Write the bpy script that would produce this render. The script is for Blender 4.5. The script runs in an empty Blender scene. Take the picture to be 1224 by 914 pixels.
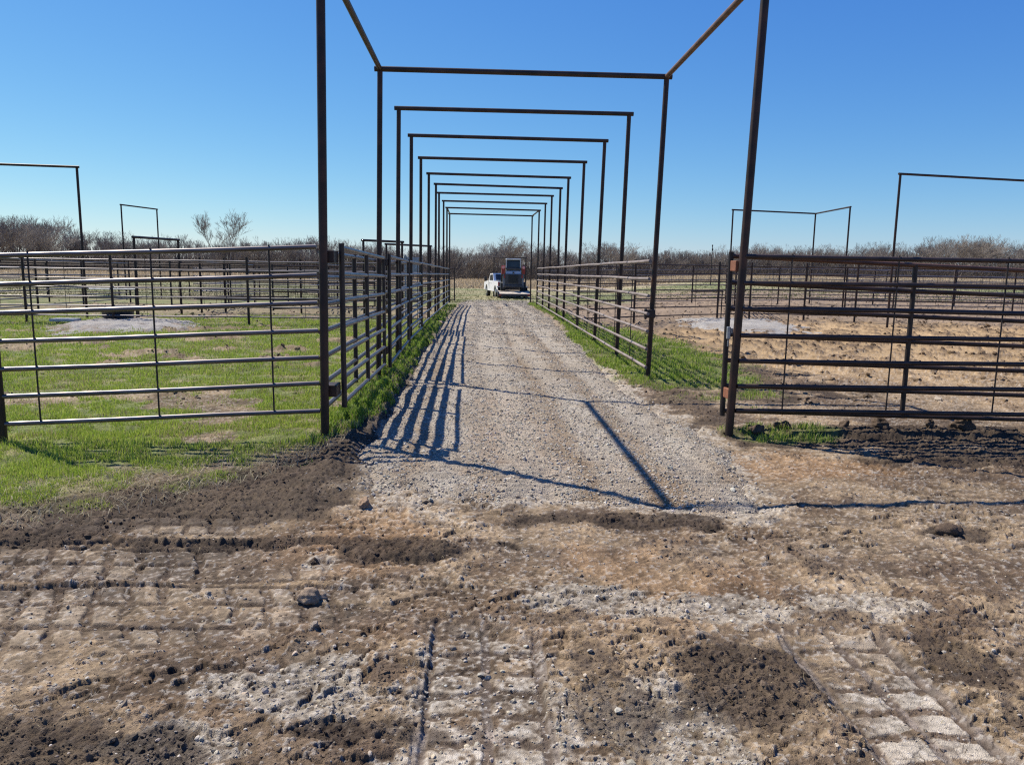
import bpy, math, random
import numpy as np
from mathutils import Vector, Matrix
R = math.radians
rng = np.random.default_rng(7)
random.seed(7)
scene = bpy.context.scene
COL = scene.collection

# ------------------------------------------------------------------ object helpers
def tag(o, label=None, cat=None, group=None, kind=None):
    if label: o['label'] = label
    if cat: o['category'] = cat
    if group: o['group'] = group
    if kind: o['kind'] = kind
    return o

def empty(name, loc, label, cat, group=None, rz=0.0):
    o = bpy.data.objects.new(name, None)
    o.empty_display_size = 0.2
    o.location = loc; o.rotation_euler = (0, 0, rz)
    COL.objects.link(o)
    return tag(o, label, cat, group)

class MB:
    """collects shapes, builds ONE mesh object"""
    def __init__(s): s.v = []; s.f = []; s.sm = []
    def add(s, vs, fs, smooth=False):
        n = len(s.v); s.v += [tuple(v) for v in vs]
        s.f += [tuple(i + n for i in f) for f in fs]; s.sm += [smooth] * len(fs)
    def tube(s, a, b, r, r2=None, n=10, caps=True):
        a = Vector(a); b = Vector(b); r2 = r if r2 is None else r2
        d = (b - a).normalized()
        u = d.cross(Vector((0, 0, 1)))
        if u.length < 1e-3: u = Vector((1, 0, 0))
        u.normalize(); w = d.cross(u)
        ra, rb = [], []
        for i in range(n):
            t = 2 * math.pi * i / n
            o = u * math.cos(t) + w * math.sin(t)
            ra.append(a + o * r); rb.append(b + o * r2)
        s.add(ra + rb, [(i, (i + 1) % n, n + (i + 1) % n, n + i) for i in range(n)], True)
        if caps:
            s.add(ra, [tuple(range(n - 1, -1, -1))]); s.add(rb, [tuple(range(n))])
    def path(s, pts, r, n=10):
        pts = [Vector(p) for p in pts]; rings = []
        for k, p in enumerate(pts):
            d = (pts[min(k + 1, len(pts) - 1)] - pts[max(k - 1, 0)]).normalized()
            u = d.cross(Vector((0, 0, 1)))
            if u.length < 1e-3: u = Vector((1, 0, 0))
            u.normalize(); w = d.cross(u)
            rings.append([p + (u * math.cos(2 * math.pi * i / n) + w * math.sin(2 * math.pi * i / n)) * r for i in range(n)])
        vs = [v for ring in rings for v in ring]; fs = []
        for k in range(len(rings) - 1):
            for i in range(n):
                j = (i + 1) % n
                fs.append((k * n + i, k * n + j, (k + 1) * n + j, (k + 1) * n + i))
        s.add(vs, fs, True)
        s.add(rings[0], [tuple(range(n - 1, -1, -1))]); s.add(rings[-1], [tuple(range(n))])
    def box(s, c, d, bev=0.0, rot=None):
        c = Vector(c); h = Vector(d) / 2
        if bev <= 0:
            vs = [Vector((x * h.x, y * h.y, z * h.z)) for x in (-1, 1) for y in (-1, 1) for z in (-1, 1)]
            fs = [(0, 1, 3, 2), (4, 6, 7, 5), (0, 4, 5, 1), (2, 3, 7, 6), (0, 2, 6, 4), (1, 5, 7, 3)]
        else:
            import bmesh
            bm = bmesh.new(); bmesh.ops.create_cube(bm, size=1)
            for v in bm.verts: v.co = Vector((v.co.x * d[0], v.co.y * d[1], v.co.z * d[2]))
            bmesh.ops.bevel(bm, geom=bm.edges[:], offset=bev, segments=2, affect='EDGES', profile=0.5)
            bm.verts.index_update()
            vs = [v.co.copy() for v in bm.verts]; fs = [tuple(v.index for v in f.verts) for f in bm.faces]; bm.free()
        if rot: vs = [rot @ v for v in vs]
        s.add([v + c for v in vs], fs)
    def prism(s, prof, x0, x1, axis='x'):
        """profile in (a,b) extruded along an axis; 'x': (y,z) profile"""
        n = len(prof)
        def P(t, a, b): return (t, a, b) if axis == 'x' else ((a, t, b) if axis == 'y' else (a, b, t))
        vs = [P(x0, *p) for p in prof] + [P(x1, *p) for p in prof]
        fs = [(i, (i + 1) % n, n + (i + 1) % n, n + i) for i in range(n)]
        fs += [tuple(range(n - 1, -1, -1)), tuple(range(n, 2 * n))]
        s.add(vs, fs)
    def build(s, name, mat, parent=None, loc=(0, 0, 0)):
        me = bpy.data.meshes.new(name)
        me.from_pydata(s.v, [], s.f)
        me.polygons.foreach_set('use_smooth', s.sm)
        me.materials.append(mat); me.update()
        o = bpy.data.objects.new(name, me); COL.objects.link(o); o.location = loc
        if parent is not None: o.parent = parent
        return o

def np_mesh(name, V, F, mat, smooth=False, attrs=None, cols=None, parent=None):
    """V (n,3), F (m,k) all the same size"""
    V = np.ascontiguousarray(V, np.float32); F = np.ascontiguousarray(F, np.int32)
    me = bpy.data.meshes.new(name)
    me.vertices.add(len(V)); me.vertices.foreach_set('co', V.ravel())
    k = F.shape[1]
    me.loops.add(F.size); me.loops.foreach_set('vertex_index', F.ravel())
    me.polygons.add(len(F))
    me.polygons.foreach_set('loop_start', np.arange(len(F), dtype=np.int32) * k)
    me.polygons.foreach_set('loop_total', np.full(len(F), k, np.int32))
    me.polygons.foreach_set('use_smooth', np.full(len(F), smooth, bool))
    if cols is not None:
        a = me.color_attributes.new('Col', 'FLOAT_COLOR', 'POINT')
        c = np.ones((len(V), 4), np.float32); c[:, :3] = cols
        a.data.foreach_set('color', c.ravel())
    for nm, arr in (attrs or {}).items():
        a = me.attributes.new(nm, 'FLOAT', 'POINT'); a.data.foreach_set('value', np.ascontiguousarray(arr, np.float32))
    me.materials.append(mat); me.update(); me.validate()
    o = bpy.data.objects.new(name, me); COL.objects.link(o)
    if parent is not None: o.parent = parent
    return o

# ------------------------------------------------------------------ numpy noise
def _h(ix, iy, s):
    n = (ix.astype(np.int64) * 374761393 + iy.astype(np.int64) * 668265263 + s * 2246822519) & 0xffffffff
    n = ((n ^ (n >> 13)) * 1274126177) & 0xffffffff
    n = n ^ (n >> 16)
    return (n & 0xffff).astype(np.float32) / 65535.0
def vn(x, y, f=1.0, s=0):
    c, sn = math.cos(s * 1.3 + .5), math.sin(s * 1.3 + .5)
    X = (x * c - y * sn) * f + s * 17.3; Y = (x * sn + y * c) * f - s * 9.1
    ix = np.floor(X); iy = np.floor(Y); fx = X - ix; fy = Y - iy
    fx = fx * fx * (3 - 2 * fx); fy = fy * fy * (3 - 2 * fy)
    ix = ix.astype(np.int64); iy = iy.astype(np.int64)
    a = _h(ix, iy, s); b = _h(ix + 1, iy, s); c2 = _h(ix, iy + 1, s); d = _h(ix + 1, iy + 1, s)
    return (a + (b - a) * fx) * (1 - fy) + (c2 + (d - c2) * fx) * fy
def fbm(x, y, f=1.0, s=0, o=4, g=.5):
    t = 0; a = 1; tot = 0
    for k in range(o):
        t = t + a * vn(x, y, f * 2.03 ** k, s + k * 3); tot += a; a *= g
    return t / tot
def sst(a, b, x):
    t = np.clip((x - a) / (b - a), 0, 1); return t * t * (3 - 2 * t)
def cell(x, y, f, s=0):
    """worley: distance to nearest, second nearest and the nearest cell's hash"""
    X = x * f; Y = y * f; ix = np.floor(X).astype(np.int64); iy = np.floor(Y).astype(np.int64)
    d1 = np.full(X.shape, 9., np.float32); d2 = d1.copy(); hid = np.zeros(X.shape, np.float32)
    for i in (-1, 0, 1):
        for j in (-1, 0, 1):
            cx = ix + i; cy = iy + j
            px = cx + _h(cx, cy, s + 1); py = cy + _h(cx, cy, s + 2)
            d = np.hypot(X - px, Y - py)
            n = d < d1
            d2 = np.where(n, d1, np.minimum(d2, d)); hid = np.where(n, _h(cx, cy, s + 5), hid); d1 = np.where(n, d, d1)
    return d1, d2, hid
def blob(x, y, cx, cy, rx, ry, n=None, k=.5):
    d = np.hypot((x - cx) / rx, (y - cy) / ry)
    if n is not None: d = d + (n - .5) * k * 2
    return 1 - sst(.65, 1.15, d)

# ------------------------------------------------------------------ terrain
def base_z(x, y):
    m = np.interp(y, [0, 26, 40, 55, 75, 3000], [0, 0, -.27, -.62, -1.0, -1.0])
    r = np.interp(y, [0, 25, 40, 170, 3000], [0, 0, .10, .45, .45])
    l = np.interp(y, [0, 26, 40, 170, 3000], [0, 0, -.25, -.55, -.55])
    t = x / np.maximum(y, 1.0)
    a = sst(.10, .33, t); b = sst(-.12, -.35, t)
    return m * (1 - a - b) + r * a + l * b
def lane_mask(x, y):
    """1 inside the gravel, 0 outside"""
    e = (fbm(x, y, 1.3, 40, 4) - .5)
    left = np.interp(y, [4, 5.2, 6.5, 13, 26, 50], [-1.5, -.95, -.95, -1.07, -1.0, -1.0])
    right = np.interp(y, [4, 5.2, 6.3, 7.5, 10.5, 14, 25, 37, 40, 47], [1.7, 1.88, 2.12, 2.08, 1.98, 2.12, 2.3, 2.35, 2.6, 3.5])
    fr = np.interp(x, [-1.3, -.7, 0, 1.0, 1.9, 2.3], [5.6, 5.2, 5.15, 5.0, 4.98, 5.6])
    d = np.minimum(x - left, right - x)
    d = np.minimum(d, (y - fr) * .8); d = np.minimum(d, (47 - y))
    return d + e * (.35 + .35 * (1 - sst(5.5, 9, y)))
def grass_edge(x):
    return np.interp(x, [-9, -4.5, -3.1, -1.8, -1.47, -1.2, -1.1], [4.0, 4.3, 4.9, 6.0, 6.7, 7.3, 8.0])
def grass_mask(x, y):
    n = fbm(x, y, .8, 3, 5); n2 = fbm(x, y, 3.5, 11, 3)
    # left pen
    g = sst(-.35, 1.0, y - grass_edge(x) + (n2 - .5) * 1.7) * (x < -.8)
    g = g * (1 - sst(-1.24, -.98, x + (n2 - .5) * .28) * (y > 5))
    # bare patches in the pen, wider towards the trough
    bare = sst(.65, .70, n + .10 * blob(x, y, -6.5, 15.5, 3.4, 2.6) + .12 * blob(x, y, -8, 23.8, 9, 1.6) + .05 * blob(x, y, -5, 12.2, 2.5, .8))
    g = g * (1 - bare * .9)
    g = g * (1 - blob(x, y, -7, 29, 12, 5, n, .3) * .7)
    # right side
    r1 = blob(x, y, 3.1, 15.5, 1.5, 5.8, n2, .35) * (x > 1.9)
    r1 = np.maximum(r1, blob(x, y, 3.45, 11.9, .8, 1.9, n2, .5))
    strip = sst(0, .12, x - np.interp(y, [10, 14, 25, 40], [2.12, 2.16, 2.36, 2.4]) + (n2 - .5) * .2) * (1 - sst(2.75, 3.3, x)) * sst(10.2, 10.9, y + (n2 - .5)) * (1 - sst(39, 44, y))
    weeds = blob(x, y, 3.05, 7.25, .62, .34, n2, .7) * .8
    r = np.maximum(np.maximum(r1, strip), weeds) * (x > 1.8)
    return np.clip(g + r, 0, 1)
TRACKS = [(0.03, .23), (1.58, .215)]          # lug prints of a tracked loader, along y, near the camera
def lug(x, y, cx, hw, period=.152, seed=77):
    """band mask and flat plate mask of a track running along y"""
    wob = (fbm(x, y, 11, seed, 3) - .5)
    wob2 = (fbm(x, y, 28, seed + 5, 2) - .5)
    ax = np.abs(x - cx + wob * .025)
    inn = (1 - sst(hw - .008, hw + .008, ax))
    ph = (y + wob * .05 + wob2 * .02 + ax * .12) / period
    fr = ph - np.floor(ph)
    bar = sst(.08, .15, fr) * (1 - sst(.80, .88, fr))
    mid = sst(.014, .026, np.abs(x - cx - .01 + wob2 * .02))
    edge = 1 - sst(hw - .035, hw - .02, ax)
    return inn, bar * mid * edge * inn
def field(x, y):
    """height offset and masks for the near ground"""
    f = {}
    n1 = fbm(x, y, .9, 1, 4); n2 = fbm(x, y, 4.0, 5, 4); n3 = fbm(x, y, 17., 9, 3); n4 = fbm(x, y, 52., 13, 2); n5 = vn(x, y, 125., 19)
    gr = grass_mask(x, y)
    lm = lane_mask(x, y)
    # dark, loose soil; one band also holds painted fence shadow
    ge = grass_edge(x)
    dk = blob(x, y, -.4, 4.17, .42, .20, n2, .75)
    dk = np.maximum(dk, (1 - sst(.35, .75, np.abs(y - (ge - .62) + (n2 - .5) * .6))) * (x < -.55) * sst(-5, -4, x))
    dk = np.maximum(dk, sst(4.45, 4.75, y + (n2 - .5) * .5) * (1 - sst(-.1, .25, y - ge)) * (1 - sst(-1.05, -.7, x + (n2 - .5) * .5)) * .85)
    dk = np.maximum(dk, blob(x, y, -1.22, 7.3, .26, 1.9, n2, .6))
    dk = np.maximum(dk, sst(-1.34, -1.16, x + (n2 - .5) * .3) * (1 - sst(-1.0, -.86, x + (n2 - .5) * .2)) * sst(5.8, 6.5, y) * (1 - sst(12, 27, y)) * .95)
    dk = np.maximum(dk, blob(x, y, 1.08, 2.78, .36, .33, n2, .45))
    dk = np.maximum(dk, blob(x, y, 1.0, 4.72, .75, .16, n2, .9) * .9)
    dk = np.maximum(dk, blob(x, y, 2.95, 4.45, .3, .14, n2, .8))
    dk = np.maximum(dk, blob(x, y, -1.5, 4.3, 1.5, .10, n2, .8) * .9)
    dk = np.maximum(dk, blob(x, y, -1.6, 2.35, .75, .22, n2, .9) * .8)
    dk = np.maximum(dk, blob(x, y, -.35, 2.45, .35, .10, n2, 1.1) * .9)
    dk = np.maximum(dk, blob(x, y, .5, 2.75, .16, .5, n2, 1.0) * .6)
    dk = np.maximum(dk, blob(x, y, 2.05, 2.9, .14, .55, n2, 1.0) * .7)
    dk = np.maximum(dk, blob(x, y, 4.3, 7.15, 2.3, .45, n2, .5) * (x > 2.1))
    dk = np.maximum(dk, blob(x, y, 4.9, 6.45, 1.7, .45, n2, .4) * .85)  # dark dirt band, darkened further to carry the right fence's rail shadows
    dk = np.maximum(dk, blob(x, y, 2.55, 9.6, .42, 2.2, n2, .9) * .7 * (x > 2.0))
    dk = np.maximum(dk, blob(x, y, 2.45, 10.9, .4, .3, n2, .6))
    dk = np.maximum(dk, blob(x, y, 3.9, 11.5, 1.3, 2.4, n2, .9) * .8)
    dk = np.maximum(dk, sst(.60, .72, n2) * .55 * sst(.35, .6, fbm(x, y, 1.6, 31, 2)))
    far = sst(9, 13, y)
    # tan packed earth pen on the right
    pen = blob(x, y, 11.5, 16.5, 8.5, 9.0, n1, .25) * sst(3.4, 5.0, x + (n2 - .5) * 2)
    # grey dust and gravel spilled on the soil
    pl = blob(x, y, .55, 3.48, .34, .2, n2, .9)
    pl = np.maximum(pl, blob(x, y, 1.95, 3.42, .55, .22, n2, .8))
    pl = np.maximum(pl, blob(x, y, 1.2, 3.38, .7, .17, n2, .9))
    pl = np.maximum(pl, blob(x, y, -.62, 2.72, .42, .24, n2, 1.0))
    pl = np.maximum(pl, blob(x, y, -1.0, 2.4, .35, .14, n2, 1.0) * .9)
    pl = np.maximum(pl, blob(x, y, .1, 2.35, .6, .7, n2, 1.2) * .7)
    pl = np.maximum(pl, blob(x, y, .72, 2.55, .2, .5, n2, 1.1) * .85)
    pl = np.maximum(pl, blob(x, y, -.85, 4.02, .11, .12, n2, .8) * .8)
    pl = np.maximum(pl, sst(-.42, .08, lm + (n2 - .5) * .7) * sst(3.9, 4.6, y) * .9)
    pl = np.maximum(pl, sst(.55, .8, n3) * .25)
    grit = (n3 - .5) * .9 + (n4 - .5) * .8
    near = 1 - sst(14, 22, y)
    dks = dk
    dk = np.where(dk > .02, sst(.30, .85, dk + grit * .8 * near), 0)
    pl = np.where(pl > .02, sst(.30, .95, pl * .95 + grit * 1.1 * near), 0)
    # relief
    z = (n2 - .5) * .026 + (n3 - .5) * .011 + (n4 - .5) * .009 + (n5 - .5) * .004
    z = z + np.maximum(n4 - .56, 0) * .02 * sst(.42, .6, n2)
    rough = np.clip(dks * 1.1, 0, 1) * (1 - gr * .6)
    z = z + rough * ((np.abs(n3 - .5) * 2) * .022 + (n2 - .45) * .035 + (n4 - .5) * .012 + (n5 - .5) * .005)
    z = z + blob(x, y, -.38, 4.18, .38, .12, n2, .6) * .035
    z = z + blob(x, y, 4.1, 7.35, 2.1, .22, n2, .7) * .06 * (x > 2.2)
    z = z + blob(x, y, -1.22, 8.6, .18, 3.5, n2, .6) * .05
    # crusts: irregular flakes of dried mud
    c1, c2, hid = cell(x + n2 * .6 + n3 * .10, y * 1.7 + n3 * .25 + n2 * .35, 8.5, 3)
    crack = 1 - sst(.01, .08, c2 - c1)
    ck = (1 - sst(4.9, 6.2, y)) * sst(.40, .52, fbm(x, y, 1.3, 61, 3)) * (1 - dk)
    z = z + ck * (hid * .026 - crack * .006)
    plate = np.zeros_like(z); groove = np.zeros_like(z); gap = np.zeros_like(z)
    for cx, hw in TRACKS:
        L = 1 - sst(2.98, 3.35, y + (n2 - .5) * .7)
        inn, bar = lug(x, y, cx, hw)
        inn = inn * L; bar = bar * L
        plate = np.maximum(plate, bar * sst(.36, .56, fbm(x, y, 5., 21, 3) + grit * .28))
        z = z * (1 - inn * .5 - bar * .4) - inn * .012 - (inn - bar) * (.008 + (n3 - .3) * .016); gap = np.maximum(gap, (inn - bar) * sst(.3, .5, n3 + .05))
        for gx, gw in ((cx - hw, .03), (cx + .01, .02), (cx + hw, .028)):
            gd = (1 - sst(gw * .75, gw, np.abs(x - gx - (n2 - .5) * .03 - (n3 - .5) * .012))) * L * sst(.25, .4, fbm(x, y, 2.5, 93 + int(gx * 10), 2))
            groove = np.maximum(groove, gd); z = z - gd * (.010 + z * .5)
    # older prints running across on the left, turning
    for yc, amp, hw, x0, x1, sd in ((3.98, .04, .23, -3.6, -.5, 3), (3.50, -.05, .22, -3.2, -.35, 5), (3.08, -.03, .2, -2.6, -.45, 7), (4.62, .05, .16, -4.2, -1.2, 9), (3.85, .03, .2, .9, 3.4, 11)):
        yy = y - yc - amp * (x + 1.6) ** 2
        inn, bar = lug(yy, x + yy * .35, 0, hw, .165, 60 + sd)
        L = sst(x0, x0 + .5, x) * (1 - sst(x1 - .4, x1, x)) * sst(.30, .46, fbm(x, y, 1.8, 66 + sd, 3)) * (.55 if sd == 11 else 1)
        bar = bar * L; inn = inn * L
        plate = np.maximum(plate, bar * .34); gap = np.maximum(gap, (inn - bar) * .8)
        z = z * (1 - inn * .2 - bar * .45) - (inn - bar) * (.014 + (n3 - .35) * .025)
    for yc in (6.25, 6.0):
        yy = y - yc; inn, bar = lug(yy, x, 0, .12); L = sst(2.8, 3.4, x) * .8
        z = z - (inn - bar) * L * .02
    # rut line on the left
    rut = (1 - sst(.01, .07, np.abs(y - 4.30 - .03 * np.sin(x * 2.2) + (n2 - .5) * .22 + (n3 - .5) * .06))) * (1 - sst(-.95, -.6, x)) * sst(-5, -3, x) * sst(.34, .5, fbm(x, y, 1.7, 91, 3))
    z = z - rut * .035; dk = np.maximum(dk, rut * .8)
    fadez = 1 - sst(30, 60, y) * .5
    z = z * fadez + far * (n1 - .5) * .05
    z = z + far * sst(.5, .7, n2) * (1 - gr) * .05
    inl = sst(.0, .10, lm)
    z = z * (1 - inl) - .03 * inl
    f.update(gr=gr, dk=np.clip(dk, 0, 1), pl=np.clip(pl, 0, 1), pen=pen, plate=plate, groove=groove, gap=gap * (1 - dk), crack=crack * ck, n1=n1, n2=n2, n3=n3, n4=n4, hid=hid, ck=ck)
    return z, f
def ground_z(x, y):
    x = np.asarray(x, float); y = np.asarray(y, float)
    return base_z(x, y) + field(x, y)[0]
def gz(x, y): return float(base_z(np.array([float(x)]), np.array([float(y)]))[0])
def mixc(c, k, m):
    return c * (1 - m[:, None]) + np.array(k)[None, :] * m[:, None]

# ------------------------------------------------------------------ materials
def new_mat(name):
    m = bpy.data.materials.new(name); m.use_nodes = True
    nt = m.node_tree; b = nt.nodes['Principled BSDF']
    return m, nt, b
def noise_mat(name, c1, c2, scale=8, rough=.7, metal=0.0, bump=.0, detail=6, contrast=(.35, .65), c3=None):
    m, nt, b = new_mat(name)
    N = nt.nodes; L = nt.links
    tc = N.new('ShaderNodeTexCoord'); nz = N.new('ShaderNodeTexNoise'); nz.inputs['Scale'].default_value = scale
    nz.inputs['Detail'].default_value = detail
    L.new(tc.outputs['Object'], nz.inputs['Vector'])
    cr = N.new('ShaderNodeValToRGB'); cr.color_ramp.elements[0].position = contrast[0]; cr.color_ramp.elements[1].position = contrast[1]
    cr.color_ramp.elements[0].color = (*c1, 1); cr.color_ramp.elements[1].color = (*c2, 1)
    if c3: e = cr.color_ramp.elements.new(min(.99, contrast[1] + .12)); e.color = (*c3, 1)
    L.new(nz.outputs['Fac'], cr.inputs['Fac']); L.new(cr.outputs['Color'], b.inputs['Base Color'])
    b.inputs['Roughness'].default_value = rough; b.inputs['Metallic'].default_value = metal
    if bump:
        bp = N.new('ShaderNodeBump'); bp.inputs['Strength'].default_value = bump; bp.inputs['Distance'].default_value = .004
        L.new(nz.outputs['Fac'], bp.inputs['Height']); L.new(bp.outputs['Normal'], b.inputs['Normal'])
    return m
M = {}
M['post'] = noise_mat('rusted post pipe', (.020, .012, .010), (.060, .027, .018), 5, .5, .35, .3, contrast=(.4, .7), c3=(.11, .045, .025))
M['beam'] = noise_mat('rusted beam pipe', (.020, .016, .015), (.055, .035, .028), 4, .5, .35, .2)
M['rail_shiny'] = noise_mat('mill finish rail pipe', (.11, .095, .095), (.19, .165, .165), 3, .40, .7, .1)
M['rail_grey'] = noise_mat('weathered grey rail pipe', (.13, .12, .125), (.21, .19, .19), 3, .45, .6, .1)
M['rail_brown'] = noise_mat('weathered brown rail pipe', (.15, .115, .10), (.24, .20, .18), 3, .6, .25, .1)
M['rail_dark'] = noise_mat('dark rusted rail pipe', (.028, .020, .017), (.075, .046, .033), 4, .55, .3, .2)
M['gate_top'] = noise_mat('orange brown rusted rail', (.08, .04, .026), (.15, .078, .046), 4, .55, .3, .1)
M['rod'] = noise_mat('dark sucker rod', (.02, .016, .015), (.05, .035, .03), 6, .5, .4)
M['rust_plate'] = noise_mat('orange rusted plate', (.13, .048, .024), (.24, .09, .045), 14, .75, .1, .2)
M['galv'] = noise_mat('galvanised steel', (.20, .22, .24), (.34, .36, .39), 10, .4, .6)
M['trough'] = noise_mat('black rubber tub', (.018, .022, .03), (.035, .04, .05), 6, .55)
M['water'] = noise_mat('trough water', (.03, .04, .04), (.05, .06, .06), 3, .05)
M['concrete'] = noise_mat('concrete slab', (.38, .37, .36), (.52, .51, .49), 9, .85)
M['white_paint'] = noise_mat('white car paint', (.74, .74, .75), (.80, .80, .80), 2, .25)
M['glass'] = noise_mat('dark window glass', (.02, .025, .03), (.04, .045, .05), 2, .22)
M['black'] = noise_mat('black rubber and plastic', (.012, .012, .013), (.03, .03, .03), 12, .6)
M['chrome'] = noise_mat('bright trim', (.6, .6, .62), (.7, .7, .7), 5, .2, .9)
M['red'] = noise_mat('red paint', (.22, .018, .016), (.30, .028, .024), 4, .35)
M['lamp_red'] = noise_mat('pink red lamp lens', (.75, .25, .22), (.85, .4, .36), 8, .2)
M['grey_paint'] = noise_mat('grey machine paint', (.13, .135, .15), (.20, .205, .22), 4, .45)
M['light_grey'] = noise_mat('light grey machine paint', (.42, .43, .44), (.52, .53, .54), 4, .4)
M['dark_grey'] = noise_mat('charcoal machine paint', (.03, .03, .035), (.06, .06, .065), 6, .5)
M['wood'] = noise_mat('weathered deck timber', (.38, .32, .25), (.52, .46, .38), 6, .8)
M['bark'] = noise_mat('grey brown bark', (.085, .065, .052), (.15, .12, .10), 1.5, .9)
M['twig'] = noise_mat('bare twigs', (.135, .112, .096), (.22, .19, .165), .35, .9)
M['twig_pale'] = noise_mat('pale bare twigs', (.19, .165, .143), (.29, .258, .225), .35, .9)
M['brush'] = noise_mat('brown brush', (.11, .092, .077), (.175, .15, .125), .2, .95)

def col_mat(name, rough=.9, fine=60., amt=.35, bump=.5, bdist=.006, spec=.25, fine2=260.):
    m, nt, b = new_mat(name); N = nt.nodes; L = nt.links
    at = N.new('ShaderNodeAttribute'); at.attribute_name = 'Col'
    tc = N.new('ShaderNodeTexCoord')
    n1 = N.new('ShaderNodeTexNoise'); n1.inputs['Scale'].default_value = fine; n1.inputs['Detail'].default_value = 5; n1.inputs['Roughness'].default_value = .7
    n2 = N.new('ShaderNodeTexNoise'); n2.inputs['Scale'].default_value = fine2; n2.inputs['Detail'].default_value = 2
    L.new(tc.outputs['Object'], n1.inputs['Vector']); L.new(tc.outputs['Object'], n2.inputs['Vector'])
    mr = N.new('ShaderNodeMapRange'); mr.inputs['From Min'].default_value = .25; mr.inputs['From Max'].default_value = .75
    mr.inputs['To Min'].default_value = 1 - amt; mr.inputs['To Max'].default_value = 1 + amt
    L.new(n1.outputs['Fac'], mr.inputs['Value'])
    mr2 = N.new('ShaderNodeMapRange'); mr2.inputs['From Min'].default_value = .25; mr2.inputs['From Max'].default_value = .75
    mr2.inputs['To Min'].default_value = 1 - amt * .6; mr2.inputs['To Max'].default_value = 1 + amt * .6
    L.new(n2.outputs['Fac'], mr2.inputs['Value'])
    mu = N.new('ShaderNodeMath'); mu.operation = 'MULTIPLY'; L.new(mr.outputs[0], mu.inputs[0]); L.new(mr2.outputs[0], mu.inputs[1])
    vm = N.new('ShaderNodeVectorMath'); vm.operation = 'SCALE'
    L.new(at.outputs['Color'], vm.inputs[0]); L.new(mu.outputs[0], vm.inputs['Scale'])
    L.new(vm.outputs[0], b.inputs['Base Color'])
    b.inputs['Roughness'].default_value = rough; b.inputs['Specular IOR Level'].default_value = spec
    ad = N.new('ShaderNodeMath'); ad.operation = 'ADD'; L.new(n1.outputs['Fac'], ad.inputs[0]); L.new(n2.outputs['Fac'], ad.inputs[1])
    bp = N.new('ShaderNodeBump'); bp.inputs['Strength'].default_value = bump; bp.inputs['Distance'].default_value = bdist
    L.new(ad.outputs[0], bp.inputs['Height']); L.new(bp.outputs['Normal'], b.inputs['Normal'])
    return m
M['ground'] = col_mat('earth and turf', .92, 45, .30, .7, .012)
M['gravel'] = col_mat('crushed limestone gravel', .9, 38, .42, .9, .02, fine2=120)
M['stone'] = col_mat('stones', .85, 40, .15, .3)
M['soilclod'] = col_mat('soil clods', .95, 60, .35, .8)
def leaf_mat(name):
    m, nt, b = new_mat(name); N = nt.nodes; L = nt.links
    at = N.new('ShaderNodeAttribute'); at.attribute_name = 'Col'
    L.new(at.outputs['Color'], b.inputs['Base Color']); b.inputs['Roughness'].default_value = .55
    b.inputs['Specular IOR Level'].default_value = .3
    tr = N.new('ShaderNodeBsdfTranslucent'); L.new(at.outputs['Color'], tr.inputs['Color'])
    mx = N.new('ShaderNodeMixShader'); mx.inputs[0].default_value = .35
    L.new(b.outputs[0], mx.inputs[1]); L.new(tr.outputs[0], mx.inputs[2])
    L.new(mx.outputs[0], N['Material Output'].inputs['Surface'])
    return m
M['blade'] = leaf_mat('grass blades')

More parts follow.
